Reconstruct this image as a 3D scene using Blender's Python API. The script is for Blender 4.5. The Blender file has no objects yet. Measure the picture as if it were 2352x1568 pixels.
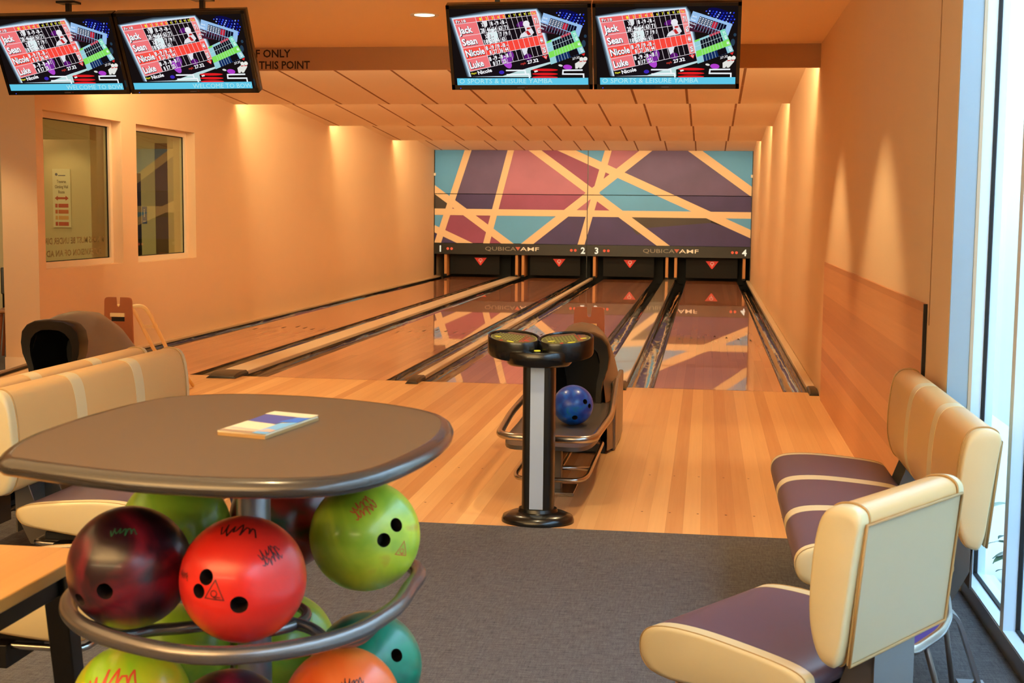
import bpy, bmesh, math, random
import numpy as np
from mathutils import Vector, Matrix
random.seed(7)
SC = bpy.context.scene
COL = SC.collection
PI = math.pi

# ------------------------------------------------------------------ materials
def lin(c):
    return tuple(((v/255.0)/12.92 if v/255.0 <= 0.04045 else ((v/255.0+0.055)/1.055)**2.4) for v in c)
_M = {}
class NT:
    def __init__(s, name):
        s.m = bpy.data.materials.new(name); s.m.use_nodes = True
        s.t = s.m.node_tree; s.b = s.t.nodes['Principled BSDF']
    def n(s, typ, **kw):
        nd = s.t.nodes.new(typ)
        for k, v in kw.items(): setattr(nd, k, v)
        return nd
    def l(s, a, b): s.t.links.new(a, b)
    def math(s, op, a, b=None, c=None):
        nd = s.n('ShaderNodeMath', operation=op)
        for i, v in enumerate((a, b, c)):
            if v is None: continue
            if hasattr(v, 'links'): s.l(v, nd.inputs[i])
            else: nd.inputs[i].default_value = v
        return nd.outputs[0]
def mat(name, rgb, rough=0.5, metal=0.0, coat=0.0, coat_r=0.03, noise=0.0, nscale=40, bump=0.0, bscale=200, spec=0.5, emit=None, es=1.0, linear=False):
    if name in _M: return _M[name]
    k = NT(name); b = k.b
    c = rgb if linear else lin(rgb)
    b.inputs['Base Color'].default_value = (*c, 1)
    b.inputs['Roughness'].default_value = rough
    b.inputs['Metallic'].default_value = metal
    b.inputs['Coat Weight'].default_value = coat
    b.inputs['Coat Roughness'].default_value = coat_r
    b.inputs['Specular IOR Level'].default_value = spec
    if emit is not None:
        b.inputs['Emission Color'].default_value = (*lin(emit), 1); b.inputs['Emission Strength'].default_value = es
    tc = k.n('ShaderNodeTexCoord')
    if noise > 0 or True:
        nz = k.n('ShaderNodeTexNoise'); nz.inputs['Scale'].default_value = nscale; nz.inputs['Detail'].default_value = 4
        k.l(tc.outputs['Object'], nz.inputs['Vector'])
        mx = k.n('ShaderNodeMixRGB', blend_type='MULTIPLY'); mx.inputs[0].default_value = 1
        rp = k.n('ShaderNodeMapRange'); rp.inputs[3].default_value = 1-max(noise, .01); rp.inputs[4].default_value = 1+max(noise, .01)
        k.l(nz.outputs[0], rp.inputs[0]); mx.inputs[1].default_value = (*c, 1)
        cb = k.n('ShaderNodeCombineXYZ')
        for i in range(3): k.l(rp.outputs[0], cb.inputs[i])
        k.l(cb.outputs[0], mx.inputs[2]); k.l(mx.outputs[0], b.inputs['Base Color'])
    if bump > 0:
        bz = k.n('ShaderNodeTexNoise'); bz.inputs['Scale'].default_value = bscale; bz.inputs['Detail'].default_value = 3
        k.l(tc.outputs['Object'], bz.inputs['Vector'])
        bp = k.n('ShaderNodeBump'); bp.inputs['Strength'].default_value = bump; bp.inputs['Distance'].default_value = 0.01
        k.l(bz.outputs[0], bp.inputs['Height']); k.l(bp.outputs[0], b.inputs['Normal'])
    _M[name] = k.m
    return k.m
def emis(name, rgb, s=1.0):
    if name in _M: return _M[name]
    m = bpy.data.materials.new(name); m.use_nodes = True; t = m.node_tree; t.nodes.clear()
    e = t.nodes.new('ShaderNodeEmission'); o = t.nodes.new('ShaderNodeOutputMaterial')
    e.inputs[0].default_value = (*lin(rgb), 1); e.inputs[1].default_value = s
    t.links.new(e.outputs[0], o.inputs[0]); _M[name] = m
    return m
def glass(name, tint=(1, 1, 1), refl=1.0):
    if name in _M: return _M[name]
    m = bpy.data.materials.new(name); m.use_nodes = True; t = m.node_tree; t.nodes.clear()
    o = t.nodes.new('ShaderNodeOutputMaterial'); tr = t.nodes.new('ShaderNodeBsdfTransparent'); tr.inputs[0].default_value = (*tint, 1)
    g = t.nodes.new('ShaderNodeBsdfGlossy'); g.inputs['Roughness'].default_value = 0.01
    lw = t.nodes.new('ShaderNodeLayerWeight'); lw.inputs[0].default_value = .5
    f = t.nodes.new('ShaderNodeMath'); f.operation = 'POWER'; f.inputs[1].default_value = 4.0; t.links.new(lw.outputs['Facing'], f.inputs[0])
    mu = t.nodes.new('ShaderNodeMath'); mu.operation = 'MULTIPLY_ADD'; mu.inputs[1].default_value = .6*refl; mu.inputs[2].default_value = .04*refl
    mx = t.nodes.new('ShaderNodeMixShader')
    t.links.new(f.outputs[0], mu.inputs[0]); t.links.new(mu.outputs[0], mx.inputs[0])
    t.links.new(tr.outputs[0], mx.inputs[1]); t.links.new(g.outputs[0], mx.inputs[2]); t.links.new(mx.outputs[0], o.inputs[0])
    _M[name] = m; return m
def planks(name, c1, c2, width, length, axis=0, rough=0.3, coat=1.0, coat_r=0.03, grain=0.12, joint=0.0, spec=0.5):
    """boards running along Y; axis: coordinate across the boards (0 = X, 2 = Z)"""
    if name in _M: return _M[name]
    k = NT(name); b = k.b
    tc = k.n('ShaderNodeTexCoord'); sp = k.n('ShaderNodeSeparateXYZ'); k.l(tc.outputs['Object'], sp.inputs[0])
    a = sp.outputs[axis]; y = sp.outputs[1]
    ia = k.math('FLOOR', k.math('DIVIDE', a, width))
    wn = k.n('ShaderNodeTexWhiteNoise', noise_dimensions='1D'); k.l(ia, wn.inputs['W'])
    yy = k.math('FLOOR', k.math('ADD', k.math('DIVIDE', y, length), k.math('MULTIPLY', wn.outputs[0], 7.3 if length < 30 else 0.0)))
    cb = k.n('ShaderNodeCombineXYZ'); k.l(ia, cb.inputs[0]); k.l(yy, cb.inputs[1])
    w2 = k.n('ShaderNodeTexWhiteNoise', noise_dimensions='2D'); k.l(cb.outputs[0], w2.inputs[0])
    mp = k.n('ShaderNodeMapping')
    mp.inputs['Scale'].default_value = (60, 1.5, 60)
    k.l(tc.outputs['Object'], mp.inputs[0])
    ad = k.n('ShaderNodeVectorMath', operation='ADD'); k.l(mp.outputs[0], ad.inputs[0])
    sc_ = k.n('ShaderNodeVectorMath', operation='SCALE'); k.l(w2.outputs['Color'], sc_.inputs[0]); sc_.inputs['Scale'].default_value = 30
    k.l(sc_.outputs[0], ad.inputs[1])
    nz = k.n('ShaderNodeTexNoise'); nz.inputs['Scale'].default_value = 1.0; nz.inputs['Detail'].default_value = 5; k.l(ad.outputs[0], nz.inputs['Vector'])
    f = k.math('ADD', k.math('MULTIPLY', w2.outputs[0], 1-grain*2), k.math('MULTIPLY', nz.outputs[0], grain*4))
    f = k.math('SUBTRACT', f, grain)
    mx = k.n('ShaderNodeMixRGB'); mx.use_clamp = True
    k.l(f, mx.inputs[0]); mx.inputs[1].default_value = (*lin(c1), 1); mx.inputs[2].default_value = (*lin(c2), 1)
    out = mx.outputs[0]
    if joint > 0:
        fr = k.math('FRACT', k.math('DIVIDE', a, width))
        j = k.math('LESS_THAN', fr, joint)
        m2 = k.n('ShaderNodeMixRGB', blend_type='MULTIPLY'); k.l(k.math('MULTIPLY', j, 0.35), m2.inputs[0]); k.l(out, m2.inputs[1]); m2.inputs[2].default_value = (.3, .15, .06, 1)
        out = m2.outputs[0]
    k.l(out, b.inputs['Base Color'])
    b.inputs['Roughness'].default_value = rough; b.inputs['Coat Weight'].default_value = coat; b.inputs['Coat Roughness'].default_value = coat_r
    b.inputs['Specular IOR Level'].default_value = spec
    _M[name] = k.m; return k.m

WALL = mat('wall_paint', (228, 196, 158), .75, noise=.015, nscale=3, bump=.02, bscale=300)
WALL2 = mat('pillar_paint', (232, 208, 170), .75, noise=.015, nscale=3)
WHITE = mat('white_paint', (232, 228, 218), .5)
TRIMW = mat('frame_enamel', (240, 222, 196), .35)
BLACK = mat('black_plastic', (14, 13, 12), .32)
BLACKG = mat('gloss_black_plastic', (10, 9, 9), .25, coat=.25, coat_r=.08)
BLACKM = mat('matt_black', (10, 9, 9), .7)
STEELB = mat('black_steel', (22, 21, 21), .35, metal=.3)
CHROME = mat('brushed_steel_tube', (178, 172, 165), .25, metal=1.0)
SILVER = mat('silver_painted_steel', (150, 150, 155), .35, metal=.7)
GREYST = mat('grey_steel', (105, 98, 92), .38, metal=.6)
DARKTUBE = mat('dark_grey_enamel_tube', (122, 116, 114), .27, metal=.75)

# ceiling tiles: sloping fibre tiles with grooves
def tile_mat():
    k = NT('ceiling_tile'); b = k.b
    tc = k.n('ShaderNodeTexCoord'); sp = k.n('ShaderNodeSeparateXYZ'); k.l(tc.outputs['Object'], sp.inputs[0])
    def line(c, pitch, off, w):
        fr = k.math('FRACT', k.math('DIVIDE', k.math('ADD', c, off), pitch))
        return k.math('LESS_THAN', fr, w/pitch)
    lx = line(sp.outputs[0], .6, 10.07, .028)
    ly = line(sp.outputs[1], 1.2, 20.4, .012)
    m1 = k.n('ShaderNodeMixRGB'); m1.inputs[1].default_value = (*lin((250, 236, 214)), 1); m1.inputs[2].default_value = (*lin((150, 108, 74)), 1); k.l(lx, m1.inputs[0])
    m2 = k.n('ShaderNodeMixRGB'); k.l(k.math('MULTIPLY', ly, .8), m2.inputs[0]); k.l(m1.outputs[0], m2.inputs[1]); m2.inputs[2].default_value = (*lin((250, 232, 205)), 1)
    k.l(m2.outputs[0], b.inputs['Base Color']); b.inputs['Roughness'].default_value = .8
    return k.m
TILE = tile_mat()
def carpet_mat():
    k = NT('carpet'); b = k.b
    tc = k.n('ShaderNodeTexCoord')
    n1 = k.n('ShaderNodeTexNoise'); n1.inputs['Scale'].default_value = 260; n1.inputs['Detail'].default_value = 3; k.l(tc.outputs['Object'], n1.inputs['Vector'])
    mp = k.n('ShaderNodeMapping'); mp.inputs['Scale'].default_value = (18, 130, 1); k.l(tc.outputs['Object'], mp.inputs[0])
    n2 = k.n('ShaderNodeTexNoise'); n2.inputs['Scale'].default_value = 1; n2.inputs['Detail'].default_value = 4; k.l(mp.outputs[0], n2.inputs['Vector'])
    mp3 = k.n('ShaderNodeMapping'); mp3.inputs['Scale'].default_value = (130, 18, 1); k.l(tc.outputs['Object'], mp3.inputs[0])
    n3 = k.n('ShaderNodeTexNoise'); n3.inputs['Scale'].default_value = 1; n3.inputs['Detail'].default_value = 4; k.l(mp3.outputs[0], n3.inputs['Vector'])
    f = k.math('ADD', k.math('MULTIPLY', n1.outputs[0], .5), k.math('ADD', k.math('MULTIPLY', n2.outputs[0], .5), k.math('MULTIPLY', n3.outputs[0], .35)))
    f = k.math('SUBTRACT', f, .2)
    rp = k.n('ShaderNodeValToRGB'); rp.color_ramp.elements[0].position = .25; rp.color_ramp.elements[0].color = (*lin((62, 60, 62)), 1)
    rp.color_ramp.elements[1].position = .75; rp.color_ramp.elements[1].color = (*lin((124, 120, 120)), 1)
    k.l(f, rp.inputs[0]); k.l(rp.outputs[0], b.inputs['Base Color']); b.inputs['Roughness'].default_value = .95; b.inputs['Specular IOR Level'].default_value = .1
    bp = k.n('ShaderNodeBump'); bp.inputs['Strength'].default_value = .5; bp.inputs['Distance'].default_value = .004; k.l(n1.outputs[0], bp.inputs['Height']); k.l(bp.outputs[0], b.inputs['Normal'])
    return k.m
CARPET = carpet_mat()
APPR = planks('approach_maple', (206, 142, 84), (246, 198, 134), .0812, 40, rough=.4, coat=.5, coat_r=.22, grain=.10, joint=.012)
LANEM = planks('lane_maple', (188, 118, 84), (222, 152, 110), .0811, 9.0, rough=.4, coat=1.0, coat_r=.02, grain=.10, joint=.03)
PANELW = planks('wall_panel_beech', (198, 132, 84), (232, 170, 116), .105, 50, axis=2, rough=.45, coat=.2, coat_r=.3, grain=.12)
def gutter_mat():
    k = NT('gutter_plastic'); b = k.b
    b.inputs['Base Color'].default_value = (*lin((26, 22, 20)), 1); b.inputs['Roughness'].default_value = .06
    b.inputs['Specular IOR Level'].default_value = 1.0; b.inputs['Coat Weight'].default_value = .6; b.inputs['Coat Roughness'].default_value = .03
    tc = k.n('ShaderNodeTexCoord'); mp = k.n('ShaderNodeMapping'); mp.inputs['Scale'].default_value = (9, 1.3, 9); k.l(tc.outputs['Object'], mp.inputs[0])
    n = k.n('ShaderNodeTexNoise'); n.inputs['Scale'].default_value = 1; n.inputs['Detail'].default_value = 1.5; k.l(mp.outputs[0], n.inputs['Vector'])
    bp = k.n('ShaderNodeBump'); bp.inputs['Strength'].default_value = .5; bp.inputs['Distance'].default_value = .03; k.l(n.outputs[0], bp.inputs['Height']); k.l(bp.outputs[0], b.inputs['Normal'])
    return k.m
GUTTER = gutter_mat()
CAPM = mat('divider_laminate', (226, 206, 178), .25, coat=1.0, coat_r=.03, bump=.02, bscale=6)
GLEDGE = mat('gutter_edge', (40, 34, 28), .4)

# ------------------------------------------------------------------ mesh helpers
def new_obj(name, bm, mats, parent=None, smooth=None, bevel=0, seg=2, sub=0, loc=None, rotz=None):
    me = bpy.data.meshes.new(name)
    bmesh.ops.recalc_face_normals(bm, faces=bm.faces[:])
    if smooth is not None:
        for f in bm.faces: f.smooth = True
    bm.to_mesh(me); bm.free()
    for m in (mats if isinstance(mats, (list, tuple)) else [mats]): me.materials.append(m)
    o = bpy.data.objects.new(name, me); COL.objects.link(o)
    if parent is not None: o.parent = parent
    if loc: o.location = loc
    if rotz is not None: o.rotation_euler = (0, 0, rotz)
    if bevel:
        b = o.modifiers.new('b', 'BEVEL'); b.width = bevel; b.segments = seg; b.limit_method = 'ANGLE'; b.angle_limit = math.radians(40)
        for p in me.polygons: p.use_smooth = True
        o.modifiers.new('wn', 'WEIGHTED_NORMAL').keep_sharp = True
    if smooth is not None and not bevel and smooth < 179:
        try: me.set_sharp_from_angle(angle=math.radians(smooth))
        except Exception: pass
    if sub:
        s = o.modifiers.new('s', 'SUBSURF'); s.levels = sub; s.render_levels = sub
    return o
def tag(o, label, cat, group=None, kind=None):
    o['label'] = label; o['category'] = cat
    if group: o['group'] = group
    if kind: o['kind'] = kind
    return o
def thing(name, label, cat, loc=(0, 0, 0), rotz=0, group=None, kind=None):
    o = bpy.data.objects.new(name, None); COL.objects.link(o); o.location = loc; o.rotation_euler = (0, 0, rotz); o.empty_display_size = .1
    return tag(o, label, cat, group, kind)
def box(bm, x0, x1, y0, y1, z0, z1, mi=0):
    vs = [bm.verts.new(p) for p in ((x0, y0, z0), (x1, y0, z0), (x1, y1, z0), (x0, y1, z0), (x0, y0, z1), (x1, y0, z1), (x1, y1, z1), (x0, y1, z1))]
    for q in ((0, 3, 2, 1), (4, 5, 6, 7), (0, 1, 5, 4), (1, 2, 6, 5), (2, 3, 7, 6), (3, 0, 4, 7)):
        bm.faces.new([vs[i] for i in q]).material_index = mi
    return vs
def BOX(*a, **k):
    bm = bmesh.new(); box(bm, *a, **k); return bm
def loft(bm, rings, closed=True, caps=True, mi=0):
    R = [[bm.verts.new(p) for p in r] for r in rings]
    n = len(R[0])
    for a, b in zip(R, R[1:]):
        for i in range(n if closed else n-1):
            j = (i+1) % n
            try: bm.faces.new((a[i], a[j], b[j], b[i])).material_index = mi
            except ValueError: pass
    if caps and closed:
        bm.faces.new(R[0][::-1]).material_index = mi; bm.faces.new(R[-1]).material_index = mi
    return R
def fillet(pts, r, n=6, closed=False):
    pts = [Vector(p) for p in pts]; out = []; N = len(pts)
    for i, p in enumerate(pts):
        if not closed and i in (0, N-1): out.append(p); continue
        a = pts[(i-1) % N]; b = pts[(i+1) % N]
        da = (a-p); db = (b-p); rr = min(r, da.length*.49, db.length*.49)
        A = p+da.normalized()*rr; B = p+db.normalized()*rr
        for k in range(n+1):
            t = k/n; out.append(A*(1-t)**2+p*2*t*(1-t)+B*t*t)
    return out
def tube(bm, pts, r, n=12, closed=False, caps=True, mi=0):
    pts = [Vector(p) for p in pts]; N = len(pts); rings = []
    nrm = None
    for i, p in enumerate(pts):
        a = pts[(i-1) % N] if (closed or i > 0) else p
        b = pts[(i+1) % N] if (closed or i < N-1) else p
        t = (b-a).normalized()
        if nrm is None:
            h = Vector((0, 0, 1)) if abs(t.z) < .9 else Vector((1, 0, 0)); nrm = t.cross(h).normalized()
        nrm = (nrm-t*nrm.dot(t)).normalized(); bn = t.cross(nrm)
        rr = r[i] if isinstance(r, (list, tuple)) else r
        rings.append([p+nrm*math.cos(2*PI*k/n)*rr+bn*math.sin(2*PI*k/n)*rr for k in range(n)])
    if closed: rings.append(rings[0])
    if closed:
        R = [[bm.verts.new(q) for q in g] for g in rings[:-1]]; R.append(R[0])
        for a, b in zip(R, R[1:]):
            for i in range(n): 
                j = (i+1) % n; f = bm.faces.new((a[i], a[j], b[j], b[i])); f.material_index = mi; f.smooth = True
    else:
        loft(bm, rings, True, caps, mi)
def TUBE(*a, **k):
    bm = bmesh.new(); tube(bm, *a, **k); return bm
def lathe(bm, prof, n=32, c=(0, 0, 0), mi=0, sx=1, sy=1):
    rings = [[Vector((c[0]+math.cos(2*PI*k/n)*r*sx, c[1]+math.sin(2*PI*k/n)*r*sy, c[2]+z)) for k in range(n)] for r, z in prof]
    loft(bm, rings, True, True, mi)
def poly_prism(bm, pts, z0, z1, mi=0, inset=None):
    loft(bm, [[(p[0], p[1], z0) for p in pts], [(p[0], p[1], z1) for p in pts]], True, True, mi)
def smooth_poly(pts, n=8):
    """closed Catmull-Rom through pts"""
    P = [Vector(p) for p in pts]; N = len(P); out = []
    for i in range(N):
        a, b, c, d = P[i-1], P[i], P[(i+1) % N], P[(i+2) % N]
        for k in range(n):
            t = k/n
            out.append(.5*((2*b)+(c-a)*t+(2*a-5*b+4*c-d)*t*t+(3*b-a-3*c+d)*t**3))
    return out
_txt = {}
def text_geo(s, bold=0.0, res=2):
    key = (s, bold, res)
    if key in _txt: return _txt[key]
    cu = bpy.data.curves.new('t', 'FONT'); cu.body = s; cu.size = 1; cu.offset = bold; cu.resolution_u = res
    o = bpy.data.objects.new('t', cu); COL.objects.link(o)
    dg = bpy.context.evaluated_depsgraph_get(); dg.update()
    me = bpy.data.meshes.new_from_object(o.evaluated_get(dg))
    V = [v.co.copy() for v in me.vertices]; F = [tuple(p.vertices) for p in me.polygons]
    bpy.data.objects.remove(o); bpy.data.curves.remove(cu); bpy.data.meshes.remove(me)
    if V:
        x0 = min(v.x for v in V); x1 = max(v.x for v in V)
    else: x0 = x1 = 0
    _txt[key] = (V, F, x0, x1); return _txt[key]
def text(bm, s, fn, x, y, h, mi=0, align='L', width=None, bold=.01, mirror=False, res=2):
    """fn(u,v) -> 3D point; cap height h; baseline at (x,y)"""
    V, F, x0, x1 = text_geo(s, bold, res)
    sc = h/.70; sx = sc
    if width: sx = width/(x1-x0)
    w = (x1-x0)*sx
    ox = x-{'L': 0, 'C': w/2, 'R': w}[align]
    vs = []
    for v in V:
        u = (v.x-x0)*sx
        if mirror: u = w-u
        vs.append(bm.verts.new(fn(ox+u, y+v.y*sc)))
    for f in F:
        try: bm.faces.new([vs[i] for i in f]).material_index = mi
        except ValueError: pass
def flat(bm, pts, fn, mi):
    try: bm.faces.new([bm.verts.new(fn(*p)) for p in pts]).material_index = mi
    except ValueError: pass
def rect(bm, x0, x1, z0, z1, fn, mi): flat(bm, [(x0, z0), (x1, z0), (x1, z1), (x0, z1)], fn, mi)
def clip(poly, x0, x1, y0, y1):
    def cut(P, ins, inter):
        out = []
        for i, p in enumerate(P):
            q = P[i-1]
            if ins(p):
                if not ins(q): out.append(inter(q, p))
                out.append(p)
            elif ins(q): out.append(inter(q, p))
        return out
    def ix(X): return lambda a, b: (X, a[1]+(b[1]-a[1])*(X-a[0])/(b[0]-a[0]))
    def iy(Y): return lambda a, b: (a[0]+(b[0]-a[0])*(Y-a[1])/(b[1]-a[1]), Y)
    for ins, it in ((lambda p: p[0] >= x0, ix(x0)), (lambda p: p[0] <= x1, ix(x1)), (lambda p: p[1] >= y0, iy(y0)), (lambda p: p[1] <= y1, iy(y1))):
        if not poly: return []
        poly = cut(poly, ins, it)
    return poly
def homog(src, dst):
    A = []; b = []
    for (x, y), (u, v) in zip(src, dst):
        A.append([x, y, 1, 0, 0, 0, -u*x, -u*y]); b.append(u)
        A.append([0, 0, 0, x, y, 1, -v*x, -v*y]); b.append(v)
    h = np.linalg.solve(np.array(A, float), np.array(b, float))
    def f(x, y):
        d = h[6]*x+h[7]*y+1
        return (h[0]*x+h[1]*y+h[2])/d, (h[3]*x+h[4]*y+h[5])/d
    return f

# ------------------------------------------------------------------ room shell
XL, XR, YB = -5.43, 1.33, 17.16
CAR = -4.984
def wall_with_holes(x0, x1, y0, y1, z0, z1, holes):
    """slab with rectangular (y,z) holes"""
    bm = bmesh.new()
    ys = sorted({y0, y1, *[h[0] for h in holes], *[h[1] for h in holes]}); zs = sorted({z0, z1, *[h[2] for h in holes], *[h[3] for h in holes]})
    for a, b in zip(ys, ys[1:]):
        for c, d in zip(zs, zs[1:]):
            cy, cz = (a+b)/2, (c+d)/2
            if any(h[0] < cy < h[1] and h[2] < cz < h[3] for h in holes): continue
            box(bm, x0, x1, a, b, c, d)
    bmesh.ops.remove_doubles(bm, verts=bm.verts[:], dist=1e-5)
    fs = {}
    for f in bm.faces:
        fs.setdefault(tuple(round(v, 4) for v in f.calc_center_median()), []).append(f)
    bmesh.ops.delete(bm, geom=[f for l in fs.values() if len(l) > 1 for f in l], context='FACES_ONLY')
    return bm
S = 'structure'
tag(new_obj('floor', BOX(-10, 1.425, -14, CAR, -.1, 0), CARPET), 'grey flecked carpet in the foreground seating area', 'floor', kind=S)
tag(new_obj('floor_approach', BOX(-5.767, 1.33, CAR, 0, -.1, 0), APPR), 'glossy orange maple bowling approach floor between carpet and lanes', 'floor', kind=S)
tag(new_obj('floor_side_room', BOX(-10, -5.767, CAR, 6.0, -.1, 0), CARPET), 'dark carpet of the side room seen past the left wall', 'floor', kind=S)
tag(new_obj('floor_pit', BOX(XL-.3, XR+.3, 0.0, 19, -.3, -.2), BLACKM), 'dark sub floor beneath the lanes and gutters', 'floor', kind=S)
# left wall with the two recessed windows
W1 = (.13, 1.72, .89, 2.305); W2 = (2.07, 3.655, .88, 2.305)
tag(new_obj('wall_left', wall_with_holes(XL-.335, XL, 0, 18.2, -.2, 3.1, [W1, W2]), WALL), 'long cream painted wall on the left of lane one with two windows', 'wall', kind=S)
tag(new_obj('wall_right', BOX(XR, XR+.17, -5.70, 18.2, -.2, 3.1), WALL), 'long cream painted wall on the right of lane four', 'wall', kind=S)
tag(new_obj('wall_back', BOX(XL-.3, XR+.3, 18.2, 18.4, -.3, 3.1), BLACKM), 'dark wall behind the pin machines', 'wall', kind=S)
tag(new_obj('wall_rear', BOX(-10.2, 3.0, -14.2, -14, 0, 3.1), mat('rear_wall_brown', (104, 84, 64), .8)), 'plain wall behind the viewer', 'wall', kind=S)
tag(new_obj('wall_far_left', BOX(-10.2, -10, -14, 6.2, 0, 3.1), WALL), 'plain wall closing the side room on the far left', 'wall', kind=S)
KHAKI = mat('side_room_paint', (214, 200, 160), .8)
tag(new_obj('wall_side_room', BOX(-10, XL-.335, 6.0, 6.2, 0, 3.1), KHAKI), 'khaki wall of the side room seen through the left windows', 'wall', kind=S)
tag(new_obj('baseboard_left', BOX(XL-.337, XL+.002, -.014, 0, 0, .11), TRIMW), 'cream skirting board on the end of the left wall', 'skirting', kind=S)
CEILP = mat('ceiling_paint', (250, 222, 186), .8, bump=.02)
tag(new_obj('ceiling', BOX(-10.2, XR+.3, -14.2, .75, 2.9, 3.05), CEILP), 'smooth painted ceiling above the approach and seating', 'ceiling', kind=S)
tag(new_obj('ceiling_side_room', BOX(-10.2, XL-.335, .75, 6.2, 2.9, 3.05), CEILP), 'ceiling of the side room', 'ceiling', kind=S)
# bulkhead beam with lettering
bm = bmesh.new(); box(bm, XL-.05, XR, .75, .80, 2.70, 3.05)
fnb = lambda u, v: (u, .7485, v)
text(bm, 'STAFF ONLY', fnb, -3.352, 2.815, .068, 1, 'R', width=.54, bold=.02)
text(bm, 'PAST THIS POINT', fnb, -3.173, 2.712, .068, 1, 'R', width=.70, bold=.02)
LETTER = mat('sign_letter_black', (42, 28, 18), .6)
tag(new_obj('trim_1', bm, [mat('bulkhead_paint', (186, 146, 108), .75), LETTER]), 'brown bulkhead beam above the foul line with black staff only lettering', 'beam', kind=S)
# sawtooth ceiling
lips = [.80, 4.93, 9.06, 13.25, 17.1]
for i, (a, b) in enumerate(zip(lips, lips[1:])):
    bm = bmesh.new()
    zt = 2.995 if i == 0 else 2.99
    sl = [(XL, a, zt), (XR, a, zt), (XR, b, 2.73), (XL, b, 2.73)]
    sl2 = [(p[0], p[1], p[2]+.05) for p in sl]
    loft(bm, [sl, sl2])
    # dark narrow lip that the slope ends on
    box(bm, XL, XR, b, b+.03, 2.73, 3.05)
    tag(new_obj('ceiling_slope' if i == 0 else 'ceiling_slope.%03d' % i, bm, TILE),
        ['sloping tiled ceiling bay nearest the bulkhead', 'second sloping tiled ceiling bay counting from the bulkhead', 'third sloping tiled ceiling bay counting from the bulkhead', 'sloping tiled ceiling bay directly above the mural'][i], 'ceiling', kind=S)
tag(new_obj('ceiling_void', BOX(XL-.3, XR+.3, .75, 18.2, 3.06, 3.12), BLACKM), 'roof slab above the tiled lane ceiling', 'ceiling', kind=S)
# small sprinkler on third bay
bm = bmesh.new(); lathe(bm, [(.045, 0), (.045, -.01), (.03, -.02), (.02, -.045), (.0, -.05)], 20)
sx_, sy_ = -1.60, 10.6
tag(new_obj('smoke_detector', bm, WHITE, smooth=40, loc=(sx_, sy_, 2.99-(.26*(sy_-9.06)/4.19)-.003)), 'small white round detector on the third tiled ceiling bay', 'detector')
# recessed downlight
t = thing('ceiling_downlight', 'round recessed downlight in the smooth front ceiling', 'light', (-1.714, -1.136, 2.9))
bm = bmesh.new(); R1 = [[(math.cos(2*PI*k/32)*r, math.sin(2*PI*k/32)*r, z) for k in range(32)] for r, z in ((.075, -.002), (.105, -.008), (.108, 0))]
loft(bm, R1, True, False); new_obj('trim_ring', bm, WHITE, t, smooth=60)
bm = bmesh.new(); lathe(bm, [(.076, -.003), (.0001, -.0035)], 32); new_obj('lamp_diffuser', bm, emis('lamp_glow', (255, 236, 190), 5), t)

# wood wall panel
t = thing('wall_panel', 'beech veneer board fixed low on the right wall beside the approach', 'wall panel', (0, 0, 0))
new_obj('board', BOX(XR-.014, XR-.001, -5.19, -.41, .0, 1.085), PANELW, t)
new_obj('edge_strip', BOX(XR-.016, XR-.001, -5.205, -5.19, .0, 1.085), BLACK, t)
tag(new_obj('trim_2', BOX(XR-.003, XR+.001, -5.262, -5.256, 1.0, 2.9), mat('joint_shadow', (150, 110, 75), .8)), 'thin vertical panel joint in the right wall', 'joint', kind=S)

# ------------------------------------------------------------------ left windows
def side_window(n, W, label, mirror_text=False):
    y0, y1, z0, z1 = W
    t = thing('window_%d' % n, label, 'window', (0, 0, 0), kind=S)
    bm = bmesh.new(); f = .055; xa, xb = XL-.165, XL-.105
    box(bm, xa, xb, y0, y1, z0, z0+f); box(bm, xa, xb, y0, y1, z1-f, z1); box(bm, xa, xb, y0, y0+f, z0+f, z1-f); box(bm, xa, xb, y1-f, y1, z0+f, z1-f)
    new_obj('window_frame', bm, TRIMW, t)
    bm = bmesh.new(); g = .008; a, b, c, d = y0+f, y1-f, z0+f, z1-f; xg = XL-.125
    box(bm, xg-.01, xg, a, b, c, c+g); box(bm, xg-.01, xg, a, b, d-g, d); box(bm, xg-.01, xg, b-g, b, c, d); box(bm, xg-.01, xg, a, a+g, c, d)
    new_obj('gasket', bm, BLACKM, t)
    new_obj('pane', BOX(XL-.136, XL-.132, a, b, c, d), glass('window_glass', (.80, .84, .70), 1.0), t)
    if mirror_text:
        bm = bmesh.new(); fn = lambda u, v: (XL-.1315, u, v)
        text(bm, 'MINORS MUST BE UNDER DIRECT', fn, y0+.075, 1.105, .058, 0, 'L', width=1.36, bold=.015, mirror=True)
        text(bm, 'SUPERVISION OF AN ADULT', fn, y0+.075, .99, .058, 0, 'L', width=1.30, bold=.015, mirror=True)
        new_obj('decal_lettering', bm, mat('decal_grey', (122, 104, 62), .7), t)
side_window(1, W1, 'larger looking window nearer the viewer in the left wall with faint reversed lettering', True)
side_window(2, W2, 'window farther along the left wall beside lane one')
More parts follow.
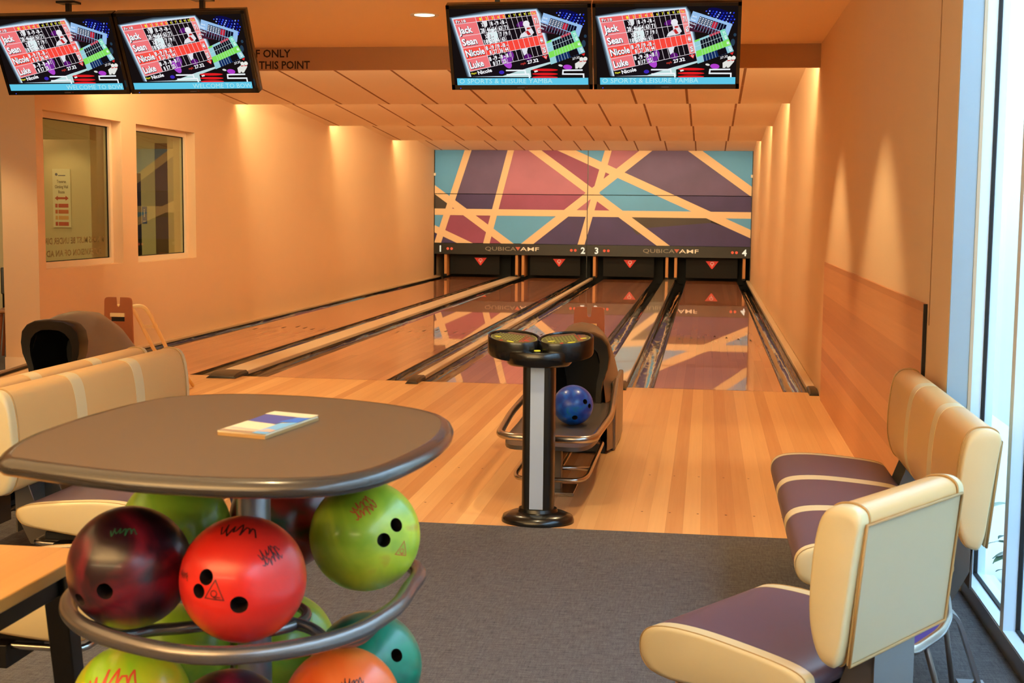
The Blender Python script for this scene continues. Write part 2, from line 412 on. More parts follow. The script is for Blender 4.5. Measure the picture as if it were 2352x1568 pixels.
# things of the side room seen through the glass
def YP(): pass
t = thing('route_sign', 'tall pale notice with red double arrow seen through the nearer left window', 'sign', (-8.26, 5.99, 1.56))
new_obj('board', BOX(-.128, .128, -.012, 0, -.395, .395), mat('sign_card', (232, 226, 196), .6), t)
sm = [mat('sign_text', (70, 60, 45), .7), mat('sign_red', (190, 40, 30), .6), mat('sign_orange', (205, 95, 45), .6), mat('sign_peach', (225, 165, 95), .6), mat('sign_blue', (70, 90, 130), .6)]
bm = bmesh.new(); fn = lambda u, v: (u, -.0135, v)
flat(bm, [(-.10, .0), (-.055, .035), (-.055, .014), (.055, .014), (.055, .035), (.10, 0), (.055, -.035), (.055, -.014), (-.055, -.014), (-.055, -.035)], fn, 1)
new_obj('double_arrow', bm, sm, t)
for i, mi in enumerate((1, 2, 3, 1)):
    z = -.10-.082*i; bm = bmesh.new()
    flat(bm, [(-.095, z-.026), (-.06, z-.026), (-.06, z+.026), (-.095, z+.026)], fn, mi); flat(bm, [(-.05, z-.026), (.095, z-.026), (.095, z+.026), (-.05, z+.026)], fn, mi); new_obj('grade_bar', bm, sm, t)
bm = bmesh.new()
for s_, z in (('Traverse', .205), ('Climbing Wall', .135), ('Route', .065)):
    text(bm, s_, fn, 0, z, .040, 0, 'C', width={'Traverse': .13, 'Climbing Wall': .19, 'Route': .09}[s_], bold=.02)
pts = [(-.07+.02*math.cos(a*PI/6), .32+.02*math.sin(a*PI/6)) for a in range(12)]
flat(bm, pts, fn, 4); flat(bm, [(-.045, .30), (.06, .30), (.06, .312), (-.045, .312)], fn, 4)
new_obj('lettering', bm, sm, t)
t = thing('lavatory_door', 'pale door with a small blue sign seen through the farther left window', 'door', (-7.0, 5.95, 0))
new_obj('leaf', BOX(-.10, .10, -.03, 0, 0, 2.3), mat('door_paint', (216, 204, 160), .7), t)
new_obj('dark_opening', BOX(-.19, -.10, -.03, 0, 0, 1.9), BLACKM, t)
new_obj('brown_panel', BOX(.10, .42, -.02, 0, 0, 2.3), mat('door_brown', (120, 92, 66), .7), t)
bm = bmesh.new(); box(bm, -.09, -.02, -.036, -.03, 1.23, 1.46, 0); fn = lambda u, v: (u, -.0375, v)
rect(bm, -.060, -.050, 1.32, 1.40, fn, 1); flat(bm, [(-.055+.008*math.cos(a*PI/5), 1.415+.008*math.sin(a*PI/5)) for a in range(10)], fn, 1); rect(bm, -.075, -.035, 1.26, 1.268, fn, 1)
new_obj('lavatory_sign', bm, [mat('sign_blue2', (60, 95, 160), .5), WHITE], t)
# cafe chair glimpsed past the left wall end
t = thing('cafe_chair', 'wooden chair glimpsed past the left wall end at the photo edge', 'chair', (-6.10, .9, 0), .4)
new_obj('seat', BOX(-.2, .2, -.2, .2, .44, .47), mat('chair_wood', (170, 110, 60), .5), t, bevel=.01)
new_obj('backrest', BOX(-.2, .2, .17, .2, .60, .86), BLACK, t, bevel=.01)
for sx in (-1, 1):
    for sy in (-1, 1):
        new_obj('leg', TUBE([(sx*.16, sy*.16, .44), (sx*.2, sy*.2, 0)], .014), mat('chair_leg_wood', (150, 80, 40), .5), t)
    new_obj('back_post', TUBE([(sx*.18, .18, .46), (sx*.18, .185, .62)], .01), STEELB, t)

# ------------------------------------------------------------------ shopfront window on the right
t = thing('window_3', 'tall shopfront window with white aluminium frames along the right of the seating', 'window', (0, 0, 0), kind=S)
ALU = mat('white_aluminium', (214, 236, 252), .3)
ALU2 = mat('grey_aluminium', (140, 138, 136), .32, metal=.6)
XW = 1.42
def vframe(y0, y1, nm): new_obj(nm, BOX(XW, XW+.085, y0, y1, .0, 2.9), ALU, t, bevel=.002)
vframe(-5.705, -5.62, 'jamb'); 
new_obj('bead', BOX(XW-.010, XW+.002, -5.712, -5.702, .0, 2.9), mat('bead_tan', (190, 170, 140), .4), t)
gl = glass('shop_glass', (.93, .98, 1.0), .5)
muls = [(-6.42, -6.37), (-7.12, -7.07), (-8.30, -8.22), (-9.9, -9.82), (-11.5, -11.42), (-13.98, -13.9)]
prev = -5.705
for a, b in muls:
    vframe(a, b, 'mullion')
    e0, e1 = b, prev
    new_obj('pane', BOX(XW+.047, XW+.051, e0, e1, .07, 2.85), gl, t)
    bm = bmesh.new(); box(bm, XW+.041, XW+.056, e1-.006, e1, .07, 2.85); box(bm, XW+.041, XW+.056, e0, e0+.006, .07, 2.85); box(bm, XW+.041, XW+.056, e0, e1, .068, .076)
    new_obj('gasket', bm, BLACKM, t)
    new_obj('sill', BOX(XW, XW+.12, e0, e1, .03, .069), ALU, t)
    prev = a
new_obj('sill_rail', BOX(XW-.003, XW+.11, -14, -5.70, -.02, .064), ALU2, t)
new_obj('head_rail', BOX(XW, XW+.10, -14, -5.70, 2.82, 2.9), ALU, t)
tag(new_obj('trim_3', BOX(XR+.002, XW-.002, -5.708, -5.7005, .0, 2.9), mat('reveal_daylight_tint', (150, 172, 186), .6)), 'pale wall reveal beside the shopfront window jamb', 'wall reveal', kind=S)  # thin plate over the cream wall end, cool daylight put into its colour
# outside
tag(new_obj('ground_outside', BOX(1.50, 6, -16, 4, -.14, -.06), mat('outside_paving', (206, 220, 228), .8)), 'pale paving outside the shopfront window', 'ground', kind=S)
tag(new_obj('wall_outside', BOX(2.6, 2.75, -16, 4, -.06, 3.6), mat('outside_render', (216, 234, 240), .8)), 'white rendered wall outside the shopfront window', 'wall', kind=S)
LEAF = mat('leaf_green', (70, 110, 70), .4); STEM = mat('plant_stem', (110, 105, 60), .6)
def plant(x, y, label, hs, seed):
    random.seed(seed)
    t = thing('garden_plant', label, 'plant', (x, y, -.06))
    for hi, h in enumerate(hs):
        lx = .02*hi; 
        new_obj('stem', TUBE([(lx, 0, 0), (lx+.01, .01, h*.5), (lx-.005, .0, h)], [.005, .004, .003], n=6), STEM, t)
        for k in range(5):
            z = h*(.35+.65*k/4); an = k*2.4+hi*1.1; L = .085+.02*random.random(); d = Vector((math.cos(an), math.sin(an), .25))
            bm = bmesh.new(); sd = Vector((-math.sin(an), math.cos(an), 0)); o = Vector((lx, 0, z)); n = 6
            ring = []
            for i in range(n+1):
                u = i/n; w = .024*math.sin(PI*min(1, u*1.02))**.8+.0005; p = o+d*L*u+Vector((0, 0, -.05*u*u))
                ring.append((p-sd*w, p+Vector((0, 0, -.004)), p+sd*w))
            vs = [[bm.verts.new(q) for q in r] for r in ring]
            for a, b in zip(vs, vs[1:]):
                bm.faces.new((a[0], a[1], b[1], b[0])); bm.faces.new((a[1], a[2], b[2], b[1]))
            new_obj('leaf', bm, LEAF, t, smooth=180)
plant(1.66, -5.36, 'leafy green shrub outside the shopfront glass nearest the window jamb', [.34, .24, .16], 3)
plant(1.80, -6.25, 'second leafy shrub outside the shopfront glass, nearer the viewer', [.30, .24], 5)

# ------------------------------------------------------------------ lanes
LW = 1.0541
lanesx = [-5.100, -3.342, -1.758, 0.0]
LEND = 17.46
ARROW = mat('lane_marking', (36, 20, 14), .5); FOUL = mat('foul_line', (70, 46, 30), .5)
ord_ = ['one, beside the left wall', 'two, between the wide and narrow dividers', 'three, left of the lane beside the right wall', 'four, beside the right wall']
for i, x in enumerate(lanesx):
    t = thing('bowling_lane', 'glossy maple bowling lane number %s' % ord_[i], 'bowling lane', (x, 0, 0), group='four bowling lanes')
    bm = bmesh.new(); box(bm, 0, LW, 0.001, LEND, -.06, 0); new_obj('lane_boards', bm, LANEM, t)
    fn = lambda u, v: (u, v, .0016)
    for k in range(-3, 4):
        cx = LW/2+k*.1351; cy = 4.80-abs(k)*.1356
        bm = bmesh.new(); flat(bm, [(cx-.014, cy-.10), (cx+.014, cy-.10), (cx, cy+.10)], fn, 0); new_obj('aiming_arrow', bm, ARROW, t)
    bm = bmesh.new(); n = 26
    for k in range(n):
        u = .06+(LW-.12)*k/n; h = .012+.02*((k*7) % 5)/5
        flat(bm, [(u, .012), (u+.018, .012), (u+.018, .012+h*.5), (u+.006, .012+h)], fn, 0)
    new_obj('foul_marking', bm, FOUL, t)
# approach dots
bm = bmesh.new()
for yy in (-3.66, -4.57):
    for i, x in enumerate(lanesx):
        for k in range(-3, 4):
            cx = x+LW/2+k*.1351
            bm.faces.new([bm.verts.new((cx+.006*math.cos(a*PI/4), yy+.006*math.sin(a*PI/4), .0008)) for a in range(8)])
tag(new_obj('approach_dots', bm, mat('dot_brown', (70, 35, 15), .5)), 'rows of small dark guide dots inlaid in the maple approach', 'floor markings', kind='stuff')

CAPX = mat('divider_cream', (238, 220, 192), .4, coat=.25, coat_r=.1)
def gutter(x0, x1, label):
    """half-round trough between x0 and x1"""
    t = thing('lane_gutter', label, 'gutter', (0, 0, 0), group='ball gutters beside the lanes')
    bm = bmesh.new(); n = 10; rings = []
    x0 += .002; x1 -= .002; c = (x0+x1)/2; w = (x1-x0)/2
    for yv in (0.002, 6, 12, LEND):
        top = []
        for k in range(n+1):
            a = PI*k/n; top.append((c-w*.94*math.cos(a), yv, -.012-.085*math.sin(a)**.8))
        rings.append([(x0, yv, -.012)]+top+[(x1, yv, -.012)])
    loft(bm, rings, False, False)
    new_obj('trough', bm, GUTTER, t, smooth=50)
    bm = bmesh.new(); box(bm, x0, x0+.006, .002, LEND, -.1, -.003); box(bm, x1-.006, x1, .002, LEND, -.1, -.003); new_obj('trough_edge', bm, GLEDGE, t)
    new_obj('trough_front', BOX(x0, x1, -.0005, .0015, -.11, -.001), GLEDGE, t)
def divider(x0, x1, label, h=.03, endcap=True, name='lane_divider', marg=.012, m=None):
    t = thing(name, label, 'lane divider', (0, 0, 0))
    bm = bmesh.new(); box(bm, x0, x1, .0, LEND, -.1, h); new_obj('divider_top', bm, m or CAPX, t, bevel=.008)
    if endcap:
        c = (x0+x1)/2; w = (x1-x0)/2+marg
        bm = bmesh.new(); rings = []
        for yv, z, s in ((.16, h+.006, .98), (.02, h+.010, 1.0), (-.10, h+.004, 1.0), (-.17, h-.012, 1.02), (-.185, .004, 1.03)):
            ww = w*s; r = min(.02, ww*.3)
            rings.append([(c-ww, yv, .0), (c-ww, yv, max(z-r, .002)), (c-ww+r, yv, max(z, .003)), (c+ww-r, yv, max(z, .003)), (c+ww, yv, max(z-r, .002)), (c+ww, yv, .0)])
        loft(bm, rings, True, True); new_obj('end_cap', bm, BLACK, t, bevel=.004)
G = .235
L1, L2, L3, L4 = lanesx
gutter(L1-G, L1, 'dark gutter between lane one and the left wall')
gutter(L1+LW, L1+LW+G, 'dark gutter on the right side of lane one')
divider(L1+LW+G, L2-G, 'wide cream divider with a black end cap between lanes one and two')
gutter(L2-G, L2, 'dark gutter on the left side of lane two')
gutter(L2+LW, L2+LW+G-.01, 'dark gutter on the right side of lane two')
divider(L2+LW+G-.01, L3-G+.01, 'narrow cream divider with a small black end cap between lanes two and three')
gutter(L3-G+.01, L3, 'dark gutter on the left side of lane three')
gutter(L3+LW, L3+LW+G, 'dark gutter on the right side of lane three')
divider(L3+LW+G, L4-G, 'wide glossy divider running behind the ball return between lanes three and four', m=CAPM)
gutter(L4-G, L4, 'dark gutter on the left side of lane four')
gutter(L4+LW, 1.252, 'dark gutter between lane four and the right wall')
divider(1.254, XR-.004, 'narrow cream divider against the right wall beside lane four', marg=.001)
LEDGE = mat('ledge_cream', (214, 186, 150), .4)
tag(new_obj('baseboard_lane', BOX(XL, L1-G, .0, LEND, -.2, .015), LEDGE), 'thin cream ledge where the left wall meets the gutter', 'skirting', kind=S)

# ------------------------------------------------------------------ masking units with mural
mw = lambda n, c, sp=.10: mat(n, c, .55, noise=sp, nscale=1.6)
CY, PU, PK, MG, OL, NV = (mw('mural_cyan', (92, 176, 250)), mw('mural_purple', (98, 86, 138), .28), mw('mural_pink', (178, 116, 150), .2), mw('mural_magenta', (150, 76, 122), .22), mw('mural_dark_olive', (66, 62, 64), .35), mw('mural_navy', (64, 56, 118), .3))
TAPE = mat('mural_tape', (240, 216, 182), .6)
cells = [
    (CY, [(110, 65), (343, 65), (235, 390), (110, 340)]), (OL, [(110, 345), (215, 430), (180, 490), (110, 490)]), (CY, [(110, 490), (190, 490), (145, 610), (110, 607)]),
    (PU, [(343, 65), (638, 65), (560, 368), (245, 368)]), (NV, [(245, 368), (560, 368), (530, 490), (330, 490), (215, 420)]), (MG, [(200, 440), (330, 490), (190, 490)]),
    (MG, [(190, 490), (330, 490), (617, 705), (473, 703), (330, 703), (150, 620)]), (NV, [(110, 607), (320, 703), (110, 703)]),
    (PK, [(638, 65), (790, 65), (1205, 370), (560, 370)]), (MG, [(560, 370), (1180, 370), (1010, 500), (530, 490)]),
    (MG, [(380, 500), (530, 500), (500, 620)]), (CY, [(530, 500), (1010, 500), (757, 706), (617, 705), (500, 620)]), (MG, [(500, 620), (617, 705), (473, 705)]),
    (NV, [(1010, 505), (1180, 505), (1125, 712), (757, 706)]), (MG, [(790, 65), (997, 65), (1270, 190), (1215, 370)]),
    (CY, [(997, 65), (1302, 65), (1265, 190)]), (PK, [(1302, 65), (1565, 65), (1385, 215), (1270, 190)]), (MG, [(1262, 190), (1370, 215), (1240, 320)]),
    (PU, [(1565, 65), (1862, 65), (2258, 352), (2258, 385), (1720, 385), (1370, 225)]), (NV, [(1720, 380), (2258, 380), (2258, 505), (1990, 505)]),
    (CY, [(1862, 65), (2258, 65), (2258, 352)]), (CY, [(1370, 225), (1990, 510), (1400, 505), (1210, 370)]),
    (PK, [(1215, 370), (1180, 500), (1010, 500)]), (MG, [(1215, 370), (1400, 505), (1180, 505)]),
    (NV, [(1185, 505), (1400, 505), (1683, 718), (1125, 715)]), (OL, [(1400, 505), (1990, 510), (2000, 600), (1500, 640)]), (NV, [(1530, 600), (2000, 560), (2258, 640), (2258, 725), (1683, 720)]),
    (CY, [(1990, 505), (2258, 505), (2258, 632)]),
]
stripes = [((343, 65), (132, 700), 23), ((638, 65), (473, 703), 22), ((790, 65), (1683, 718), 26), ((997, 65), (2250, 632), 26), ((1302, 65), (1125, 712), 23), ((1565, 65), (757, 706), 27), ((1862, 65), (2258, 352), 28), ((110, 340), (617, 705), 25), ((105, 490), (2262, 510), 22), ((110, 607), (320, 703), 23)]
def uvm(x, y):
    u = (x-110)/2148.0; return u, (y-(60+8*u))/(642+12*u)
ZT, ZB = 2.763, .744
def to_w(u, v, d=0): return (XL+.016+u*(XR-XL-.032), YB-d, ZT+(ZB-ZT)*v)
MATS = [CY, PU, PK, MG, OL, NV, TAPE, BLACKM]
USEAM, VSEAM = .491, .478
def mural_panel(name, parent, u0, u1, v0, v1):
    bm = bmesh.new()
    p0 = to_w(u0, v0); p1 = to_w(u1, v1)
    box(bm, p0[0], p1[0], YB, YB+.03, p1[2], p0[2], 7)
    for ci, (m, P) in enumerate(cells):
        q = clip([uvm(*p) for p in P], u0, u1, v0, v1)
        if len(q) > 2: flat(bm, q, lambda a, b: to_w(a, b, .002+.0004*ci), MATS.index(m))
    for si, (a, b, w) in enumerate(stripes):
        d = Vector((b[0]-a[0], b[1]-a[1])).normalized(); n = Vector((-d.y, d.x))*w; A = Vector(a)-d*70; B = Vector(b)+d*70
        q = clip([uvm(*p) for p in (A+n, B+n, B-n, A-n)], u0, u1, v0, v1)
        if len(q) > 2: flat(bm, q, lambda a, b: to_w(a, b, .014+.0006*si), 6)
    return new_obj(name, bm, MATS, parent)
BAND = mat('band_black', (14, 13, 12), .4, noise=.2, nscale=3)
GREYL = mat('band_grey_letters', (128, 118, 102), .4, emit=(120, 108, 90), es=.25); WHITEL = emis('band_white', (255, 240, 205), 1.0); REDD = emis('band_red_dot', (255, 96, 60), 1.0); WL = mat('band_pale_letters', (225, 214, 190), .4, emit=(200, 180, 150), es=.4); ORT = emis('band_orange', (240, 110, 70), .8)
SEAMX = XL+.016+USEAM*(XR-XL-.032)
def disc(bm, fn, cx, cy, r, mi, n=16, ry=None):
    flat(bm, [(cx+r*math.cos(2*PI*k/n), cy+(ry or r)*math.sin(2*PI*k/n)) for k in range(n)], fn, mi)
for idx, (ua, ub, xs) in enumerate(((0.0, USEAM-.0014, (XL+.016, SEAMX-.014)), (USEAM+.0012, 1.0, (SEAMX+.014, XR-.016)))):
    t = thing('masking_unit', ['mural panel with stripes above lanes one and two', 'mural panel with stripes above lanes three and four'][idx], 'mural panel', (0, 0, 0), group='two mural masking panels')
    mural_panel('upper_panel', t, ua, ub, 0, VSEAM-.003); mural_panel('lower_panel', t, ua, ub, VSEAM+.004, 1)
    bm = bmesh.new(); box(bm, xs[0], xs[1], YB-.03, YB+.05, .505, .738, 0)
    fn = lambda u, v: (u, YB-.0325, v)
    if idx == 0:
        n1, n2, x1, x2, d1, d2, q0, q1, tri = '1', '2', -5.284, -2.19, -5.078, -2.396, -4.302, -3.135, -3.584
    else:
        n1, n2, x1, x2, d1, d2, q0, q1, tri = '3', '4', -1.90, 1.197, -1.692, .992, -.917, .247, -.204
    text(bm, n1, fn, x1, .556, .13, 1, 'C', bold=.03); text(bm, n2, fn, x2, .556, .13, 1, 'C', bold=.03)
    for dd in (d1, d2):
        disc(bm, fn, dd-.042, .621, .029, 2); disc(bm, fn, dd+.042, .621, .029, 2)
    text(bm, 'QUBICA', fn, q0, .593, .082, 3, 'L', width=tri-.05-q0, bold=.003)
    text(bm, 'AMF', fn, tri+.045, .593, .082, 4, 'L', width=q1-tri-.045, bold=.003)
    flat(bm, [(tri-.06, .675), (tri+.05, .675), (tri-.005, .597)], fn, 5)
    new_obj('lane_number_band', bm, [BAND, WHITEL, REDD, GREYL, WL, ORT], t)
    bm = bmesh.new()
    for k in range(6):
        xx = xs[0]+.06+(xs[1]-xs[0]-.12)*k/5; box(bm, xx-.035, xx+.035, YB-.01, YB+.02, ZT-.004, ZT+.012)
    new_obj('panel_clip', bm, BLACK, t)
for xx, lb, nm in ((XL+.006, 'thin black upright beside the left end of the mural', 'a'), (XR-.006, 'thin black upright beside the right end of the mural', 'b')):
    sg = 1 if nm == 'a' else -1
    t = thing('mural_post', lb, 'post', (xx, YB, 0), group='black uprights beside the mural')
    new_obj('upright', BOX(-.004, .008, -.02, .2, .04, 2.75) if sg > 0 else BOX(-.008, .004, -.02, .2, .04, 2.75), BLACK, t)
    new_obj('sensor', BOX(-.004, .035, -.06, -.02, 2.18, 2.24) if sg > 0 else BOX(-.035, .004, -.06, -.02, 2.18, 2.24), WHITE, t)
new_obj_seam = tag(new_obj('mural_seam_post', BOX(SEAMX-.007, SEAMX+.007, YB-.005, YB+.04, .04, 2.75), BLACK), 'slim black upright in the gap between the two mural panels', 'post')
# pits: sweep boards with the red emblem, wooden kickback boards, black surrounds
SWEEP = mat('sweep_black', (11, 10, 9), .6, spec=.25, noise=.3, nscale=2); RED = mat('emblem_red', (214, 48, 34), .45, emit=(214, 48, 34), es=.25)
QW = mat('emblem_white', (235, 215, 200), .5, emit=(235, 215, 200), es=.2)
for i, (x, cx) in enumerate(zip(lanesx, (-4.446, -2.726, -1.202, .536))):
    t = thing('pin_sweep', 'black sweep board with red triangle emblem at the end of lane %s' % ['one', 'two', 'three', 'four'][i], 'sweep board', (0, 0, 0), group='sweep boards at the lane ends')
    xa, xb = x-.02, x+LW+.02
    new_obj('board', BOX(xa, xb, YB+.24, YB+.28, .06, .50), SWEEP, t, bevel=.006)
    bm = bmesh.new(); fn = lambda u, v: (u, YB+.2385, v)
    flat(bm, [(cx-.135, .423), (cx+.135, .423), (cx+.012, .262), (cx-.012, .262)], fn, 0)
    fn = lambda u, v: (u, YB+.237, v)
    # ring letter Q
    n = 20; o = [(cx+.042*math.cos(2*PI*k/n), .372+.036*math.sin(2*PI*k/n)) for k in range(n)]; q = [(cx+.03*math.cos(2*PI*k/n), .372+.026*math.sin(2*PI*k/n)) for k in range(n)]
    for k in range(n): 
        if k in (14, 15): continue
        flat(bm, [o[k], o[(k+1) % n], q[(k+1) % n], q[k]], fn, 1)
    rect(bm, cx-.006, cx+.006, .305, .365, fn, 1)
    new_obj('emblem', bm, [RED, QW], t)
    new_obj('curtain', BOX(x-.2, x+LW+.2, YB+.7, YB+.74, -.1, .8), BLACKM, t)
KW = mat('kickback_wood', (196, 136, 80), .5)
for cx, lab in ((-3.622, 'left wooden kickback board between lanes one and two'), (-3.484, 'right wooden kickback board between lanes one and two'), (-1.948, 'wooden kickback board left of lane three'), (-.412, 'left wooden kickback board between lanes three and four'), (-.225, 'right wooden kickback board between lanes three and four'), (-5.178, 'wooden kickback board left of lane one'), (1.20, 'wooden kickback board right of lane four')):
    t = thing('kickback_board', lab, 'board', (cx, YB+.02, 0), group='kickback boards at the lane ends')
    new_obj('board', BOX(-.028, .028, 0, .6, .035, .50), KW, t)
    new_obj('edge_plate', BOX(-.03, .03, -.008, 0, .035, .075), BLACKM, t)

# ------------------------------------------------------------------ monitors
SCRW, SCRH = .955, .577
def monitor_screen():
    h = homog([(18, 65), (2265, 22), (2295, 1358), (118, 1370)], [(-SCRW/2, SCRH/2), (SCRW/2, SCRH/2), (SCRW/2, -SCRH/2), (-SCRW/2, -SCRH/2)])
    return h
MC = {}
scr_mats = []; scr_idx = {}
def SM(rgb, s=1.0):
    k = (rgb, s)
    if k not in scr_idx:
        scr_idx[k] = len(scr_mats); scr_mats.append(emis('screen_%d_%d_%d' % rgb, rgb, s))
    return scr_idx[k]
def build_screen(left):
    bm = bmesh.new(); h = monitor_screen(); lay = [0.0]
    def fn(x, y):
        u, v = h(x, y); return (u, -.0225-lay[0], v)
    def up(): lay[0] += .00012
    def P(pts, c, s=1.0): flat(bm, pts, fn, SM(c, s)); up()
    def E(cx, cy, rx, ry, c, rot=0, n=18, s=1.0):
        ca, sa = math.cos(rot), math.sin(rot)
        P([(cx+rx*math.cos(2*PI*k/n)*ca-ry*math.sin(2*PI*k/n)*sa, cy+rx*math.cos(2*PI*k/n)*sa+ry*math.sin(2*PI*k/n)*ca) for k in range(n)], c, s)
    P([(75, 105), (2215, 60), (2240, 1290), (165, 1300)], (22, 16, 16))
    # blue stage lights
    E(1960, 215, 220, 80, (12, 12, 70), .35)
    random.seed(4)
    for r in range(6):
        for k in range(9):
            x = 1735+k*52+r*34; y = 165+r*36+k*(4+r*2)-8*math.sin(k)
            if x < 2175 and y < 420: E(x, y, 9+4*random.random(), 11+5*random.random(), [(60, 90, 255), (150, 180, 255), (30, 50, 210)][(k+r) % 3], .5, 8)
    # glow around the card
    for g, c in ((60, (60, 72, 84)), (38, (120, 145, 165)), (18, (205, 228, 245))):
        P([(135-g, 262-g*.3), (700, 195-g*1.1), (1415+g*.3, 118-g*.5), (1445+g, 180), (1650+g*.5, 925), (1400, 1000), (1150, 1165), (410-g, 1165)], c)
    P([(820, 1165), (1640, 925), (1655, 950), (1330, 1060), (1340, 1165)], (190, 220, 220))
    # card
    P([(135, 270), (1412, 125), (1640, 925), (1300, 1020), (900, 1150), (415, 1165)], (24, 16, 22))
    g = homog([(0, 0), (1, 0), (1, 1), (0, 1)], [(135, 270), (1412, 125), (1605, 800), (400, 1080)])
    old = fn
    def gf(u, v):
        x, y = g(u, v); return old(x, y)
    rows = [0, .095, .33, .555, .772, 1]; cols = [.23+.069*k for k in range(11)]
    def cell(u0, u1, v0, v1, c): flat(bm, [(u0, v0), (u1, v0), (u1, v1), (u0, v1)], gf, SM(c))
    # pins and ball behind the grid
    E(960, 930, 115, 60, (176, 70, 205), 1.0); E(1010, 850, 60, 90, (120, 40, 150), .2); E(1180, 340, 70, 40, (88, 20, 110), -.4); E(1290, 850, 60, 50, (90, 20, 110))
    P([(575, 300), (655, 290), (665, 360), (640, 400)], (225, 228, 230)); E(745, 540, 85, 130, (222, 238, 240), -.1)
    E(1265, 335, 52, 52, (235, 235, 240)); P([(1235, 370), (1320, 360), (1385, 470), (1340, 520), (1160, 555), (1180, 500), (1260, 440)], (225, 225, 232)); P([(1240, 455), (1290, 435), (1340, 500), (1300, 515)], (190, 40, 40)); P([(1270, 395), (1330, 385), (1340, 410), (1275, 425)], (190, 50, 45))
    P([(1185, 715), (1290, 700), (1270, 800), (1230, 830)], (225, 225, 235))
    up()
    cell(0, cols[0], 0, rows[1], (235, 98, 98)); cell(cols[0], cols[5], 0, rows[1], (240, 84, 78)); cell(cols[5], cols[10], 0, rows[1], (18, 8, 8)); cell(cols[10], 1, 0, rows[1], (240, 110, 105))
    for i in range(1, 5):
        c = (248, 84, 74) if i == 3 else (240, 118, 122)
        cell(0, cols[0], rows[i], rows[i+1], c); cell(cols[10], 1, rows[i], rows[i+1], (250, 92, 84) if i == 3 else (244, 140, 140))
        if i == 3: cell(cols[0], cols[10], rows[i], rows[i+1], (248, 72, 60))
    up()
    lw = .0035
    for v in rows: cell(0, 1, v-lw*1.3, v+lw*1.3, (235, 225, 232))
    for u in [0, *cols, 1]: cell(u-lw*.7, u+lw*.7, 0, 1, (235, 225, 232))
    up()
    def T(s, u, v, hgt, c=(250, 250, 255), al='L', w=None, b=.02, back=True):
        f = lambda a, bb: gf(a, -bb)
        if back:
            text(bm, s, f, u+.003, -(v+.006), hgt, SM((24, 20, 30)), al, w, b+.035); up()
        text(bm, s, f, u, -v, hgt, SM(c), al, w, b); up()
    T('Fr.18', .02, .078, .05, w=.10)
    for k in range(10): T(str(k+1), cols[k]+.05, .075, .05, (240, 235, 60), 'C', w=.022 if k < 9 else .034, back=False)
    T('Tot', .96, .075, .045, (240, 235, 60), 'C', w=.045, back=False)
    for i, (nm, w) in enumerate((('Jack', .145), ('Sean', .155), ('Nicole', .20), ('Luke', .15))):
        T(nm, .015, rows[i+2]-.05, .125, w=w, b=.03)
    tops = [['X', '', '8 -', '9 -', '8 -'], ['X', '8 -', '', '7 /', '9 /'], ['8 -', '9 /', '9 -', '8 -'], ['8 -', '9 -', '8 -', '8 /']]
    bots = [['28', '46', '54', '63', '71'], ['18', '26', '46', '65'], ['8', '27', '36', '44'], ['8', '17', '25']]
    for i in range(4):
        for k, s in enumerate(tops[i]):
            if s: T(s, cols[k]+.066, rows[i+1]+.105, .08, al='R', w=.025 if len(s) == 1 else .055, b=.03)
        for k, s in enumerate(bots[i]): T(s, cols[k]+.060, rows[i+2]-.02, .08, al='R', w=.022*len(s), b=.03)
        T(['71', '65', '44', '25'][i], .985, rows[i+2]-.06, .11, al='R', w=.042, b=.04)
    # footer
    sk = homog([(0, 0), (1, 0), (1, 1), (0, 1)], [(400, 1080), (1605, 800), (1640, 925), (440, 1180)])
    def T2(s, u, v, hh, c, w, al='L', b=.02):
        text(bm, s, lambda a, bb: old(*sk(a, -bb)), u, -v, hh, SM(c), al, w, b); up()
    T2('Player', .01, .42, .25, (240, 235, 60), .08); T2('Nicole', .105, .62, .52, (250, 250, 255), .20, b=.03)
    T2('mph', .68, .55, .28, (200, 60, 50), .06); T2('27.32', .76, .60, .42, (250, 250, 255), .125, b=.03)
    P([(1510, 830), (1600, 808), (1580, 880)], (225, 40, 40)); T2('Q', .955, .34, .3, (250, 235, 235), .022)
    # blue card
    P([(1535, 150), (2140, 345), (2085, 525), (1490, 300)], (150, 190, 235)); P([(1490, 300), (1960, 460), (1900, 500), (1500, 460)], (70, 30, 50))
    bc = homog([(0, 0), (1, 0), (1, 1), (0, 1)], [(1535, 150), (2140, 345), (2060, 600), (1440, 400)])
    def B(pts, c): P([bc(*p) for p in pts], c)
    B([(.2, .16), (.88, .16), (.88, .58), (.2, .58)], (14, 12, 34)); B([(.55, .2), (.66, .2), (.66, .56), (.55, .56)], (190, 40, 60)); B([(.2, .78), (.62, .78), (.62, .95), (.2, .95)], (30, 14, 24))
    for k in range(10): B([(.2+.068*k, .16), (.207+.068*k, .16), (.207+.068*k, .95), (.2+.068*k, .95)], (165, 200, 240))
    for k in range(5):
        for r in range(4): B([(.22+.068*k, .2+.1*r), (.25+.068*k, .2+.1*r), (.25+.068*k, .26+.1*r), (.22+.068*k, .26+.1*r)], (235, 240, 255))
    for s, v in (('Jack', .30), ('Sean', .50), ('Nicole', .72), ('Luke', .92)):
        text(bm, s, lambda a, bb: old(*bc(a, -bb)), .03, -v, .10, SM((225, 240, 255)), 'L', .12 if s != 'Nicole' else .16, .02); up()
    # green card
    gc = homog([(0, 0), (1, 0), (1, 1), (0, 1)], [(1580, 600), (2025, 415), (2182, 760), (1650, 955)])
    def Gc(pts, c): P([gc(*p) for p in pts], c)
    Gc([(0, 0), (1, 0), (1, 1), (0, 1)], (150, 205, 215)); Gc([(.18, .1), (.84, .1), (.84, .5), (.18, .5)], (16, 18, 30)); Gc([(.18, .75), (.84, .75), (.84, 1), (.18, 1)], (20, 46, 96))
